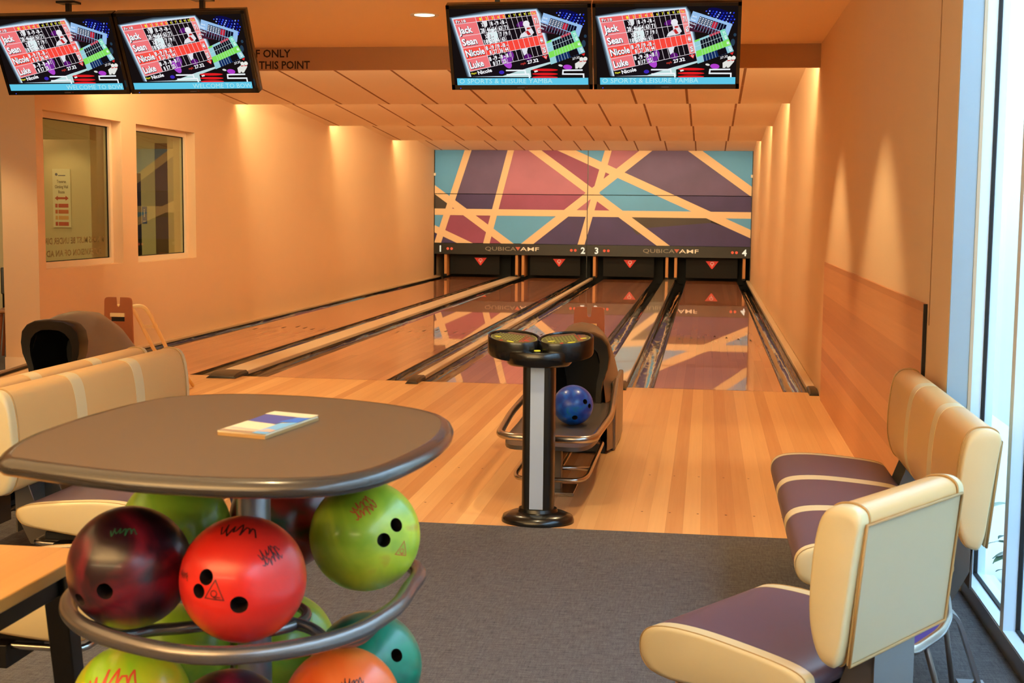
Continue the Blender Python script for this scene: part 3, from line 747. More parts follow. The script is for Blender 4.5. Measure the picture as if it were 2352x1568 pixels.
    Gc([(0, .5), (1, .5), (1, .75), (0, .75)], (130, 225, 90)); Gc([(0, 0), (.18, 0), (.18, .08), (0, .08)], (130, 225, 90)); Gc([(.86, 0), (1, 0), (1, .5), (.86, .5)], (130, 220, 190)); Gc([(.5, .0), (.84, .0), (.84, .1), (.5, .1)], (190, 60, 80))
    for k in range(8): Gc([(.18+.085*k, .0), (.188+.085*k, .0), (.188+.085*k, 1), (.18+.085*k, 1)], (200, 225, 230))
    Gc([(0, .29), (1, .29), (1, .305), (0, .305)], (200, 225, 230)); Gc([(.6, .76), (.83, .76), (.83, .99), (.6, .99)], (18, 14, 20))
    for s, v in (('71', .24), ('65', .45), ('44', .70), ('25', .94)):
        text(bm, s, lambda a, bb: old(*gc(a, -bb)), .975, -v, .14, SM((235, 250, 250)), 'R', .07, .03); up()
    text(bm, '27.32', lambda x, y: old(x, -y+ -(x-1985)*.28), 1985, -880, 34, SM((245, 245, 250)), 'L', 110, .02); up()
    P([(2125, 790), (2182, 768), (2165, 815)], (225, 45, 45))
    # far pins
    for cx, cy in ((2185, 860), (2125, 865)):
        E(cx, cy, 32, 32, (232, 232, 225)); P([(cx-20, cy+20), (cx+16, cy+20), (cx+10, cy+60), (cx-60, cy+150), (cx-95, cy+150), (cx-100, cy+70)], (226, 226, 220)); P([(cx-30, cy+30), (cx+15, cy+28), (cx+15, cy+40), (cx-34, cy+46)], (200, 40, 40))
    E(2185, 505, 22, 26, (40, 62, 82)); E(2160, 620, 32, 55, (40, 62, 82)); E(1910, 990, 70, 38, (175, 60, 200), .1); E(1800, 965, 34, 16, (220, 220, 215), .2); E(890, 1075, 40, 28, (60, 40, 180))
    # red neon and white neon
    for yy in (1035, 1098, 1150): E(1560, yy, 200, 20, (224, 30, 34))
    P([(1390, 1050), (1440, 1040), (1450, 1060), (1400, 1075)], (235, 235, 230))
    def N(pts, r=11, c=(240, 245, 250)):
        for a, b in zip(pts, pts[1:]):
            d = (Vector(b)-Vector(a)); L = d.length; d.normalize(); n_ = Vector((-d.y, d.x))*r; A = Vector(a)-d*r*.8; Bq = Vector(b)+d*r*.8
            P([tuple(A+n_), tuple(Bq+n_), tuple(Bq-n_), tuple(A-n_)], c)
    N([(2135, 1035), (1840, 1040), (1835, 1098), (2158, 1098), (2160, 1150)]); N([(965, 1045), (1250, 1042), (1262, 1100)]); N([(975, 1112), (1310, 1100), (1322, 1160)])
    # ticker
    P([(203, 1170), (2230, 1155), (2232, 1262), (212, 1275)], (96, 200, 232))
    tk = lambda x, y: old(x, -y-(x-203)*.0074)
    if left: text(bm, 'WELCOME TO BOW', tk, 2225, -1265, 72, SM((178, 232, 240)), 'R', 1010, .0)
    else: text(bm, 'O SPORTS & LEISURE YAMBA', tk, 240, -1250, 72, SM((178, 232, 240)), 'L', 1435, .0)
    up()
    return bm
mon_meshes = {}
BEZ = mat('monitor_bezel', (16, 14, 13), .25, coat=.3)
def monitor(x, y, z, rz, label, left):
    t = thing('score_monitor', label, 'monitor', (x, y, z), rz, 'overhead score monitors')
    t.rotation_euler = (math.radians(25.7), 0, rz)
    if 'bez' not in mon_meshes:
        bm = bmesh.new(); w, hh = SCRW/2, SCRH/2; b = .022
        box(bm, -w, w, -.02, .05, -hh, hh)
        o = new_obj('monitor_casing', bm, BEZ, t, bevel=.004); mon_meshes['bez'] = o.data
        bm = bmesh.new()
        for a in ((-w, w, -.026, -.0195, hh-b, hh), (-w, w, -.026, -.0195, -hh, -hh+b*1.6), (-w, -w+b, -.026, -.0195, -hh, hh), (w-b, w, -.026, -.0195, -hh, hh)): box(bm, *a)
        o = new_obj('bezel', bm, BEZ, t); mon_meshes['bz2'] = o.data
        bm = bmesh.new(); box(bm, -.4*w-.0, -.4*w, 0, 0, 0, 0); bm.clear()
        f = lambda u, v: (u, -.0265, v)
        rect(bm, -.03, .02, -hh+.012, -hh+.019, f, 0); rect(bm, .03, .04, -hh+.013, -hh+.019, f, 1); rect(bm, -w*.88, -w*.88+.006, -hh+.008, -hh+.013, f, 2)
        o = new_obj('maker_badge', bm, [mat('badge_grey', (92, 82, 76), .5), mat('badge_red', (120, 40, 40), .5), emis('power_led', (60, 90, 255), 1.5)], t); mon_meshes['bdg'] = o.data
    else:
        for nm, k in (('monitor_casing', 'bez'), ('bezel', 'bz2'), ('maker_badge', 'bdg')):
            o = bpy.data.objects.new(nm, mon_meshes[k]); COL.objects.link(o); o.parent = t
    k = 'L' if left else 'R'
    if k not in mon_meshes:
        bm = build_screen(left); me = bpy.data.meshes.new('screen'); bm.to_mesh(me); bm.free(); mon_meshes[k] = me
    o = bpy.data.objects.new('screen', mon_meshes[k]); COL.objects.link(o); o.parent = t
    return t
def mount(m, mx, my, rz):
    inv = (Matrix.Translation(m.location) @ m.rotation_euler.to_matrix().to_4x4()).inverted()
    W = inv @ Matrix.Translation((mx, my, 0)) @ Matrix.Rotation(rz, 4, 'Z')
    for nm, b_ in (('ceiling_pole', BOX(-.016, .016, -.016, .016, 2.68, 2.9)), ('ceiling_plate', BOX(-.07, .07, -.05, .05, 2.885, 2.9)), ('mount_bracket', BOX(-.05, .05, -.13, .02, 2.58, 2.69))):
        o = new_obj(nm, b_, BLACK, m); o.matrix_local = W
rz = -math.radians(4)
cxL, cyL = -3.645, -2.10
for k, (sx, lb) in enumerate(((-1, 'leftmost overhead score monitor, cut by the photo edge'), (1, 'overhead score monitor in front of the staff only lettering'))):
    m_ = monitor(cxL+sx*.484*math.cos(rz), cyL+sx*.484*math.sin(rz), 2.52, rz, lb, True); mount(m_, (-4.117, -3.10)[k], (-1.95, -2.01)[k], rz)
for k, (sx, lb) in enumerate(((-1, 'overhead score monitor left of the rightmost one, above lane three'), (1, 'rightmost overhead score monitor, above lane four'))):
    m_ = monitor(-.370+sx*.4815, -2.125, 2.54, 0, lb, False); mount(m_, (-1.03, .13)[k], -1.98, 0)
for mm in scr_mats: pass
for k in ('L', 'R'):
    for m_ in scr_mats: mon_meshes[k].materials.append(m_)
# ------------------------------------------------------------------ ball returns
SHELL = mat('return_shell', (104, 94, 84), .38, metal=.3, coat=.3, coat_r=.2)
def sup(w, h, z0, n=22, e=2.6, flare=1.0):
    """arch section from floor up"""
    out = []
    for k in range(n+1):
        a = PI*k/n; c, s = math.cos(a), math.sin(a)
        out.append((-w*abs(c)**(2/e)*(1 if c > 0 else -1), z0+(h-z0)*abs(s)**(2/e)))
    return out
def ball_return(x, label, group='ball returns on the approach'):
    t = thing('ball_return', label, 'ball return', (x, -3.05, 0), group=group)
    # shell lofted front to back
    secs = [(-.07, .190, .730, 2.3), (-.03, .202, .748, 2.3), (.10, .222, .766, 2.3), (.28, .236, .772, 2.35), (.50, .24, .75, 2.4), (.72, .235, .66, 2.4), (.92, .225, .52, 2.3), (1.08, .21, .36, 2.2), (1.18, .19, .20, 2.2), (1.22, .17, .05, 2.2)]
    bm = bmesh.new(); rings = []
    for yy, w, h, e in secs:
        rings.append([(px, yy+(.10*(1-pz/h) if yy < 0 else 0)*.5, pz) for px, pz in sup(w, h, 0.02, e=e)])
    loft(bm, rings, False, False); new_obj('shell', bm, SHELL, t, smooth=180)
    # black front face: mushroom outline with a dark mouth
    def outline(s=1.0, dz=0): 
        P = [(-.155, .02), (-.155, .38), (-.165, .45), (-.195, .53), (-.202, .60), (-.19, .67), (-.155, .71), (-.10, .735), (0, .743)]
        P = P+[(-a, b) for a, b in P[-2::-1]]; return P
    O = outline(); I = [(-.12, .06), (-.12, .36), (-.125, .44), (-.14, .51), (-.142, .57), (-.13, .62), (-.10, .655), (-.06, .675), (0, .68)]
    I = I+[(-a, b) for a, b in I[-2::-1]]
    lean = lambda z: -.04-.05*(z/.75)
    bm = bmesh.new()
    loft(bm, [[(a, .02+lean(b)*0, b) for a, b in O], [(a, lean(b), b) for a, b in O], [(a*.975, lean(b)-.014, b*.99) for a, b in O], [(a, lean(b)-.008, b) for a, b in I], [(a, lean(b)+.04, b) for a, b in I], [(a*.8, .35, b*.85+.03) for a, b in I]], True, False)
    new_obj('mouth_surround', bm, BLACKM if False else BLACK, t, smooth=50)
    bm = bmesh.new(); f = bm.faces.new([bm.verts.new((a*.81, .345, b*.86+.03)) for a, b in I]); new_obj('mouth_curtain', bm, BLACKM, t)
    for sx in (-.216, .216): new_obj('side_panel', BOX(sx-.016, sx+.016, .10, .80, .0, .42), SHELL, t, bevel=.01)
    new_obj('plinth', BOX(-.175, .175, .0, .9, 0, .06), BLACKM, t)
    # rails and trays
    R = .37
    pts = fillet([(-.235, .12, R+.06), (-.27, -.9, R), (-.235, -1.58, R-.01), (.235, -1.62, R-.01), (.27, -.9, R), (.235, .12, R+.06)], .12, 8)
    new_obj('upper_rail', TUBE(pts, .019, 14), CHROME, t, smooth=180)
    bm = bmesh.new(); P = smooth_poly([(-.20, .05, 0), (-.235, -.9, 0), (-.20, -1.52, 0), (0, -1.56, 0), (.20, -1.52, 0), (.235, -.9, 0), (.20, .05, 0)], 6)
    loft(bm, [[(p.x, p.y, R-.075) for p in P], [(p.x, p.y, R-.055) for p in P]]); new_obj('ball_tray', bm, GREYST, t, smooth=40)
    bm = bmesh.new(); box(bm, -.035, .035, -1.16, -1.09, .0, R-.07); new_obj('post', bm, GREYST, t, bevel=.006)
    new_obj('foot_plate', BOX(-.11, .11, -1.25, -1.02, .0, .02), CHROME, t, bevel=.004)
    pts = fillet([(-.185, -.28, .12), (-.185, -1.30, .12), (-.16, -1.42, .12), (.16, -1.42, .12), (.185, -1.30, .12), (.185, -.28, .12)], .07, 6, closed=True)
    bm = bmesh.new(); tube(bm, pts, .012, 12, closed=True); new_obj('lower_rail', bm, CHROME, t, smooth=180)
    bm = bmesh.new(); tube(bm, [(-.185, -1.1, .12), (.185, -1.1, .12)], .012, 10); tube(bm, [(-.17, -.35, .12), (-.02, -.35, .28)], .01, 8); tube(bm, [(0.03, -1.12, .12), (.03, -.3, .12)], .01, 8); new_obj('lower_brace', bm, CHROME, t, smooth=180)
    return t
BR = ball_return(-.352, 'grey hooded ball return with a blue ball, behind the keypad console')
BL = ball_return(-3.694, 'grey hooded ball return behind the left benches')
# ball ramps standing behind the returns
RW = mat('ramp_wood', (176, 100, 56), .45, noise=.06, nscale=30, coat=.3); CREAMT = mat('cream_enamel_tube', (255, 226, 160), .35)
def ball_ramp(x, y, label, frame=True, ry=0):
    t = thing('ball_ramp', label, 'ball ramp', (x, y, 0), group='wooden ball ramps behind the returns')
    bm = bmesh.new()
    P = [(-.125, 0), (.125, 0), (.105, .77)]
    top = fillet([(.125, 0, 0), (.104, .795, 0), (.02, .795, 0)], .03, 5)[1:-1]
    tl = fillet([(-.02, .795, 0), (-.104, .795, 0), (-.125, 0, 0)], .03, 5)[1:-1]
    notch = [(.018, .795), (.014, .735), (.007, .724), (-.007, .724), (-.014, .735), (-.018, .795)]
    pts = [(-.125, 0), (.125, 0)]+[(p.x, p.y) for p in top]+notch+[(p.x, p.y) for p in tl]
    pts = [(a, b) for a, b in pts]
    loft(bm, [[(a, .0, b) for a, b in pts], [(a, .018, b) for a, b in pts]]); new_obj('board', bm, RW, t)
    bm = bmesh.new(); box(bm, -.055, .055, -.018, 0, .652, .68); new_obj('metal_plate', bm, CREAMT, t, bevel=.002)
    new_obj('slot', BOX(-.05, .05, -.002, .0, .618, .65), BLACKM, t)
    if frame:
        for s, dx in ((1, .185), (-1, .075)):
            pts = fillet([(dx-.12, .03, .72), (dx-.02, .06, .735), (dx, .13, .675), (dx-.02, .50, .36), (dx-.02, 1.0, .016)], .05, 6)
            new_obj('frame_tube', TUBE(pts, .0145, 12), CREAMT, t, smooth=180)
        new_obj('frame_brace', BOX(.07, .18, .27, .28, .545, .57), CREAMT, t)
    else:
        new_obj('frame_tube', TUBE([(0, .03, .6), (0, .35, .01)], .011, 10), CREAMT, t, smooth=180)
        new_obj('frame_brace', BOX(-.1, .1, .018, .3, .0, .02), CREAMT, t)
ball_ramp(-3.870, -1.78, 'notched wooden ball ramp with a cream tubular frame beside the left wall')
ball_ramp(-.395, -1.78, 'notched wooden ball ramp behind the central ball return', frame=False)

# ------------------------------------------------------------------ bowling balls
def ball_mat(name, c1, c2, c3=None, scale=6, rough=.34, pos=(.4, .6)):
    if name in _M: return _M[name]
    k = NT(name); b = k.b; tc = k.n('ShaderNodeTexCoord')
    nz = k.n('ShaderNodeTexNoise'); nz.inputs['Scale'].default_value = scale; nz.inputs['Detail'].default_value = 3; nz.inputs['Distortion'].default_value = 1.6; k.l(tc.outputs['Object'], nz.inputs['Vector'])
    rp = k.n('ShaderNodeValToRGB'); e = rp.color_ramp.elements; e[0].position = pos[0]; e[0].color = (*lin(c1), 1); e[1].position = pos[1]; e[1].color = (*lin(c2), 1)
    if c3: q = e.new(min(.99, pos[1]+.14)); q.color = (*lin(c3), 1)
    k.l(nz.outputs[0], rp.inputs[0]); k.l(rp.outputs[0], b.inputs['Base Color']); b.inputs['Roughness'].default_value = rough; b.inputs['Coat Weight'].default_value = .3; b.inputs['Coat Roughness'].default_value = .14; b.inputs['Specular IOR Level'].default_value = .4
    _M[name] = k.m; return k.m
HOLE = mat('finger_hole_dark', (30, 16, 12), .6)
def ball(center, m, label, holes=(), decals=(), dm=None, group=None, r=.108):
    bm = bmesh.new(); bmesh.ops.create_uvsphere(bm, u_segments=64, v_segments=40, radius=r)
    for f in bm.faces: f.smooth = True
    me = bpy.data.meshes.new('bowling_ball'); bm.to_mesh(me); bm.free(); me.materials.append(m); me.materials.append(HOLE)
    o = bpy.data.objects.new('bowling_ball', me); COL.objects.link(o)
    if holes:
        cb = bmesh.new()
        for d, hr in holes:
            d = Vector(d).normalized(); q = d.to_track_quat('Z', 'Y').to_matrix().to_4x4(); q.translation = d*(r-.012)
            bmesh.ops.create_cone(cb, cap_ends=True, segments=28, radius1=hr, radius2=hr, depth=.06, matrix=q)
        for f in cb.faces: f.material_index = 1; f.smooth = len(f.verts) == 4
        cm = bpy.data.meshes.new('cut'); cb.to_mesh(cm); cb.free(); cm.materials.append(m); cm.materials.append(HOLE)
        co = bpy.data.objects.new('cut', cm); COL.objects.link(co)
        md = o.modifiers.new('b', 'BOOLEAN'); md.object = co; md.operation = 'DIFFERENCE'; md.solver = 'EXACT'
        dg = bpy.context.evaluated_depsgraph_get(); dg.update()
        nm = bpy.data.meshes.new_from_object(o.evaluated_get(dg)); o.modifiers.clear(); o.data = nm; nm.name = 'bowling_ball'
        bpy.data.objects.remove(co)
        try: nm.set_sharp_from_angle(angle=math.radians(35))
        except Exception: pass
    o.location = center; tag(o, label, 'bowling ball', group)
    for kind, d, upv, size in decals:
        d = Vector(d).normalized(); up = Vector(upv); up = (up-d*up.dot(d)).normalized(); rt = up.cross(d)
        bb = bmesh.new()
        fl = lambda u, v: d*r+rt*u*size+up*v*size
        if kind == 'tri':
            def stroke(a, b, w=.045):
                a, b = Vector(a), Vector(b); dd = (b-a).normalized(); n_ = Vector((-dd.y, dd.x))*w; flat(bb, [tuple(a-dd*w+n_), tuple(b+dd*w+n_), tuple(b+dd*w-n_), tuple(a-dd*w-n_)], fl, 0)
            T_ = [(0, 1.0), (.85, -.62), (-.85, -.62)]
            for i in range(3): stroke(T_[i], T_[(i+1) % 3])
            text(bb, 'Q', fl, -.05, -.45, .62, 0, 'C', bold=.0); stroke((.1, -.42), (.5, -.42), .035)
        else:
            rg = random.Random(int(kind)); pp = []
            for li in range(1+int(kind) % 2):
                x = -1.6; pp = []
                while x < 1.6:
                    x += .10+.06*rg.random(); pp.append((x+.12*math.sin(x*9), -li*1.1+(.42 if rg.random() > .3 else .8)*math.sin(x*11+li)+.1*x))
                for a, b in zip(pp, pp[1:]):
                    a, b = Vector(a), Vector(b); dd = (b-a).normalized(); n_ = Vector((-dd.y, dd.x))*.07; flat(bb, [tuple(a-dd*.03+n_), tuple(b+dd*.03+n_), tuple(b+dd*.03-n_), tuple(a-dd*.03-n_)], fl, 0)
        bmesh.ops.triangulate(bb, faces=bb.faces[:])
        for _ in range(2):
            es = [e for e in bb.edges if e.calc_length() > .008]
            if es: bmesh.ops.subdivide_edges(bb, edges=es, cuts=2); bmesh.ops.triangulate(bb, faces=bb.faces[:])
        for v in bb.verts: v.co = v.co.normalized()*(r+.0005)
        me2 = bpy.data.meshes.new('ball_logo'); bb.to_mesh(me2); bb.free(); me2.materials.append(dm)
        lo = bpy.data.objects.new('ball_logo', me2); COL.objects.link(lo); lo.parent = o
    return o
INKB = mat('ink_dark', (60, 22, 22), .4); INKR = mat('ink_red', (205, 70, 40), .4); INKG = mat('ink_green', (20, 80, 55), .4)
M_RED = ball_mat('ball_coral', (216, 36, 26), (224, 46, 34), scale=2)
M_PUR = ball_mat('ball_maroon', (34, 8, 20), (104, 20, 36), (54, 14, 34), scale=7, pos=(.42, .62))
M_YG = ball_mat('ball_yellow_green', (150, 176, 40), (188, 200, 50), (190, 130, 50), scale=5, pos=(.40, .60))
M_GR = ball_mat('ball_lime', (120, 170, 50), (160, 185, 55), scale=4)
M_OR = ball_mat('ball_orange', (232, 92, 34), (240, 120, 48), scale=3)
M_TEAL = ball_mat('ball_teal', (0, 92, 72), (8, 128, 98), scale=4)
M_BLUE = ball_mat('ball_blue', (4, 60, 160), (10, 92, 196), (16, 120, 100), scale=9, pos=(.42, .60))
M_MIX = ball_mat('ball_red_green', (26, 64, 36), (150, 40, 24), scale=3, pos=(.42, .5))
M_YEL = ball_mat('ball_lemon', (150, 200, 40), (226, 196, 30), scale=4, pos=(.45, .6))
gU, gL = 'balls on the upper rack tier', 'balls on the lower rack tier'
ball((-.375, -8.81, .825), M_RED, 'coral red bowling ball with dark triangle mark on the upper rack tier', [((-.258, -.928, .271), .0135), ((-.381, -.924, .045), .0125), ((.274, -.953, -.129), .015)],
     [('tri', (-.10, -.99, .065), (0.05, 0, 1), .020), ('1', (.60, -.52, .60), (-.35, .1, 1), .013), ('2', (-.70, -.66, .22), (.5, .0, 1), .010), ('4', (.08, -.42, .90), (0, 1, .3), .02)], INKB, gU)
ball((-.597, -8.775, .825), M_PUR, 'dark maroon marbled bowling ball left of the coral one on the upper tier', [((.026, -.992, -.123), .0145), ((-.50, -.83, -.35), .012)], [('6', (.18, -.62, .76), (0, .5, 1), .014)], INKG, gU)
ball((-.247, -8.476, .825), M_YG, 'yellow green bowling ball with red markings on the right of the upper tier', [((.725, -.584, .365), .0135), ((.556, -.819, .142), .0135)],
     [('tri', (.823, -.562, -.082), (.12, .25, 1), .017), ('9', (.10, -.69, .72), (-.5, 0, .9), .015)], INKR, gU)
ball((-.63, -8.49, .825), M_GR, 'olive green bowling ball behind the maroon one on the upper tier', [((.0, -.9, -.5), .013)], (), INKR, gU)
ball((-.45, -8.368, .825), M_MIX, 'dark red and green bowling ball behind the rack pole on the upper tier', [((.3, .9, .3), .013)], (), INKR, gU)
ball((-.622, -8.725, .555), M_YEL, 'yellow and lime bowling ball at the left front of the lower tier', [((-.2, -.9, .1), .013)], [('5', (.0, -.75, .66), (0, 0, 1), .03)], INKR, gL)
ball((-.396, -8.825, .555), M_PUR, 'dark maroon bowling ball between the lemon and orange balls on the lower tier', [((0, -.95, .2), .013)], [('6', (.1, -.6, .78), (0, .3, 1), .014)], INKG, gL)
ball((-.238, -8.675, .555), M_OR, 'orange bowling ball at the right front of the lower tier', [((.3, -.9, -.2), .013)], [('10', (.35, -.65, .68), (0, .3, 1), .012)], INKB, gL)
ball((-.247, -8.457, .555), M_TEAL, 'teal green bowling ball behind the orange one on the lower tier', [((.69, -.575, .44), .013)], [('tri', (.55, -.83, .05), (.1, .2, 1), .018)], INKR, gL)
ball((-.452, -8.366, .555), M_GR, 'lime green bowling ball at the back of the lower tier', [((.2, .9, .2), .013)], (), INKR, gL)
ball((-.637, -8.478, .555), M_GR, 'lime green bowling ball behind the lemon one on the lower tier', [((-.6, .7, .2), .013)], [('12', (.25, -.55, .8), (0, .3, 1), .014)], INKR, gL)
ball((-.285, -3.95, .424), M_BLUE, 'blue and green marbled bowling ball resting on the central ball return', [((.662, -.693, .287), .014), ((.863, -.503, .049), .013), ((.173, -.845, -.506), .015)], (), INKR)

# ------------------------------------------------------------------ ball rack with table top
t = thing('ball_rack_table', 'grey laminate high table with tiered ball rack beneath in the foreground', 'table', (-.43, -8.60, 0))
outl = [(-.737, -8.949), (-.778, -8.847), (-.800, -8.728), (-.806, -8.588), (-.800, -8.457), (-.785, -8.337), (-.752, -8.235), (-.66, -8.165), (-.549, -8.147), (-.414, -8.166), (-.305, -8.206), (-.216, -8.258), (-.155, -8.312), (-.105, -8.385), (-.075, -8.503), (-.064, -8.65), (-.077, -8.80), (-.105, -8.93), (-.146, -9.0), (-.196, -9.032), (-.27, -9.05), (-.361, -9.055), (-.471, -9.043), (-.598, -9.008), (-.690, -8.975)]
outl = [(a+.43, b+8.60, 0) for a, b in outl]
S1 = smooth_poly(outl, 4)
def scaled(P, d, z):
    out = []; N = len(P)
    for i, p in enumerate(P):
        tn = (P[(i+1) % N]-P[i-1]).normalized(); n_ = Vector((tn.y, -tn.x, 0))
        if n_.dot(p) < 0: n_ = -n_
        out.append((p.x+n_.x*d, p.y+n_.y*d, z))
    return out
LAM = mat('table_laminate', (96, 77, 57), .45, noise=.03, nscale=500, spec=.3); EDGE = mat('table_edge_band', (60, 52, 46), .24, metal=.3, coat=.4, coat_r=.1)
bm = bmesh.new(); loft(bm, [scaled(S1, -.012, 1.0505), scaled(S1, -.012, 1.02)]); new_obj('tabletop', bm, LAM, t, smooth=40)
bm = bmesh.new(); prof = [(-.016, 1.051), (-.006, 1.050), (.003, 1.044), (.008, 1.035), (.007, 1.029), (.0, 1.022), (-.012, 1.019), (-.03, 1.019)]
R2 = [[bm.verts.new(p) for p in scaled(S1, d, z)] for d, z in prof]
for a, b in zip(R2, R2[1:]):
    for i in range(len(a)): bm.faces.new((a[i], a[(i+1) % len(a)], b[(i+1) % len(a)], b[i])).smooth = True
bm.faces.new(R2[-1]); new_obj('edge_band', bm, EDGE, t)
bm = bmesh.new(); lathe(bm, [(.032, .02), (.032, 1.0)], 28); new_obj('pole', bm, SILVER, t, smooth=50)
bm = bmesh.new(); lathe(bm, [(.27, 0), (.27, .008), (.10, .022), (.045, .05), (.04, .07)], 40); new_obj('base', bm, GREYST, t, smooth=50)
bm = bmesh.new(); lathe(bm, [(.10, 1.012), (.10, 1.0), (.045, .985), (.034, .96)], 28); new_obj('top_bracket', bm, GREYST, t, smooth=50)
RT = [(-180, .325), (-154, .334), (-129, .343), (-105, .355), (-82, .380), (-63, .369), (-46, .347), (-23, .308), (8, .292), (34, .330), (70, .335), (110, .345), (150, .345), (180, .325)]
def ring_r(th):
    d = (math.degrees(th)+180) % 360-180
    for (a, ra), (b, rb) in zip(RT, RT[1:]):
        if a <= d <= b:
            i = RT.index((a, ra)); n_ = len(RT)-1; p0 = RT[(i-1) % n_][1]; p3 = RT[(i+2) % n_ if i+2 > n_ else i+2][1]; q = (d-a)/(b-a)
            return .5*((2*ra)+(rb-p0)*q+(2*p0-5*ra+4*rb-p3)*q*q+(-p0+3*ra-3*rb+p3)*q**3)
for zc in (.745, .475, .205):
    pts = [(ring_r(2*PI*k/72)*math.cos(2*PI*k/72), ring_r(2*PI*k/72)*math.sin(2*PI*k/72), zc) for k in range(72)]
    bm = bmesh.new(); tube(bm, pts, .0155, 14, closed=True); new_obj('outer_ring', bm, DARKTUBE, t, smooth=180)
    pts = [(.098*math.cos(2*PI*k/40), .098*math.sin(2*PI*k/40), zc-.055) for k in range(40)]
    bm = bmesh.new(); tube(bm, pts, .010, 10, closed=True); new_obj('inner_ring', bm, DARKTUBE, t, smooth=180)
    for a in (-14, 106, 226):
        q = Matrix.Rotation(math.radians(a), 3, 'Z'); R_ = ring_r(math.radians(a))
        P3 = fillet([(.03, 0, zc-.055), (.13, -.01, zc-.055), (.19, -.055, zc-.060), (.245, -.045, zc-.060), (R_-.01, 0, zc-.006)], .07, 6)
        new_obj('spoke', TUBE([q @ p for p in P3], .0115, 10), DARKTUBE, t, smooth=180)
# booklets on the table
def page_stack(name, label, quad, z, mats, parent_shapes=None):
    pass
t = thing('brochure_stack', 'small stack of blue and cream holiday brochures on the grey table', 'brochures', (0, 0, 1.0508))
A, B_, C_, D_ = (-.467, -8.683), (-.369, -8.709), (-.337, -8.483), (-.440, -8.450)
hq = homog([(0, 0), (1, 0), (1, 1), (0, 1)], [A, B_, C_, D_])
PAPER = mat('paper_cream', (222, 204, 168), .6); PB = mat('brochure_blue', (72, 78, 150), .5); PS = mat('brochure_sky', (110, 170, 215), .5); PBR = mat('brochure_blue_bright', (50, 110, 205), .5); PG = mat('brochure_taupe', (158, 128, 104), .5); PKH = mat('brochure_gold', (166, 126, 74), .5)
def sheet(z0, z1, q, mi, jit=0):
    bm = bmesh.new(); pts = [hq(*p) for p in q]; loft(bm, [[(p[0]+jit, p[1], z0) for p in pts], [(p[0]+jit, p[1], z1) for p in pts]]); return bm
new_obj('lower_booklet', sheet(.0, .006, [(0, 0), (1, 0), (1, 1), (.02, 1)], 0), PKH, t)
bm = sheet(.006, .009, [(.0, .0), (1, .02), (1, .98), (.03, .97)], 0)
fn = lambda z: (lambda u, v: (*hq(u, v), z))
def reg(P, mi, z): flat(bm, P, fn(z), mi)
reg([(0, .0), (.98, .0), (.9, .12), (.05, .1)], 5, .0094)
reg([(.03, .08), (.75, .08), (.75, .45), (.03, .52)], 1, .0096)
reg([(.05, .12), (.7, .10), (.72, .16), (.1, .2)], 6, .0098)
reg([(.04, .5), (.7, .45), (.72, .85), (.03, .86)], 2, .0099)
reg([(.72, .0), (1, 0), (1, .62), (.72, .5)], 3, .0099)
reg([(.62, .55), (1, .6), (1, .86), (.75, .8)], 4, .0101)
reg([(.74, .08), (1, .10), (1, .2), (.8, .22)], 6, .0102)
reg([(.0, .84), (.9, .82), (1, .85), (1, 1), (.03, 1)], 1, .0103)
new_obj('upper_booklet', bm, [PAPER, PAPER, PB, PS, PBR, PG, mat('brochure_pink', (214, 170, 150), .5)], t)

# ------------------------------------------------------------------ keypad console
t = thing('keypad_console', 'black keypad console on a pillar with two oval keypads before the ball return', 'console', (-.356, -4.86, 0))
bm = bmesh.new(); lathe(bm, [(.172, 0), (.172, .012), (.165, .03), (.13, .045), (.095, .05), (.09, .065)], 48, sy=.80); new_obj('base', bm, BLACKG, t, smooth=50)
bm = bmesh.new(); Pc = fillet([(-.074, -.035, 0), (-.058, -.056, 0), (.058, -.056, 0), (.074, -.035, 0), (.074, .05, 0), (-.074, .05, 0)], .012, 4, closed=True)
loft(bm, [[(p.x, p.y, .05) for p in Pc], [(p.x, p.y, .80) for p in Pc]]); new_obj('pillar', bm, BLACK, t, smooth=40)
new_obj('silver_stripe', BOX(-.034, .030, -.0595, -.055, .068, .742), mat('stripe_silver', (176, 190, 208), .4, metal=.15), t)
def ell(cx, cy, a, b, rot, n=40): return [Vector((cx+a*math.cos(2*PI*k/n)*math.cos(rot)-b*math.sin(2*PI*k/n)*math.sin(rot), cy+a*math.cos(2*PI*k/n)*math.sin(rot)+b*math.sin(2*PI*k/n)*math.cos(rot), 0)) for k in range(n)]
KPG = mat('keypad_olive', (112, 108, 46), .3, emit=(110, 100, 40), es=.10); KEYG = mat('key_green', (170, 176, 92), .3, emit=(160, 165, 80), es=.2); KEYY = mat('key_yellow', (228, 220, 60), .3, emit=(220, 215, 60), es=.45); KEYR = mat('key_red', (205, 60, 42), .3, emit=(200, 50, 35), es=.25); KEYB = mat('keypad_brown', (150, 110, 74), .3)
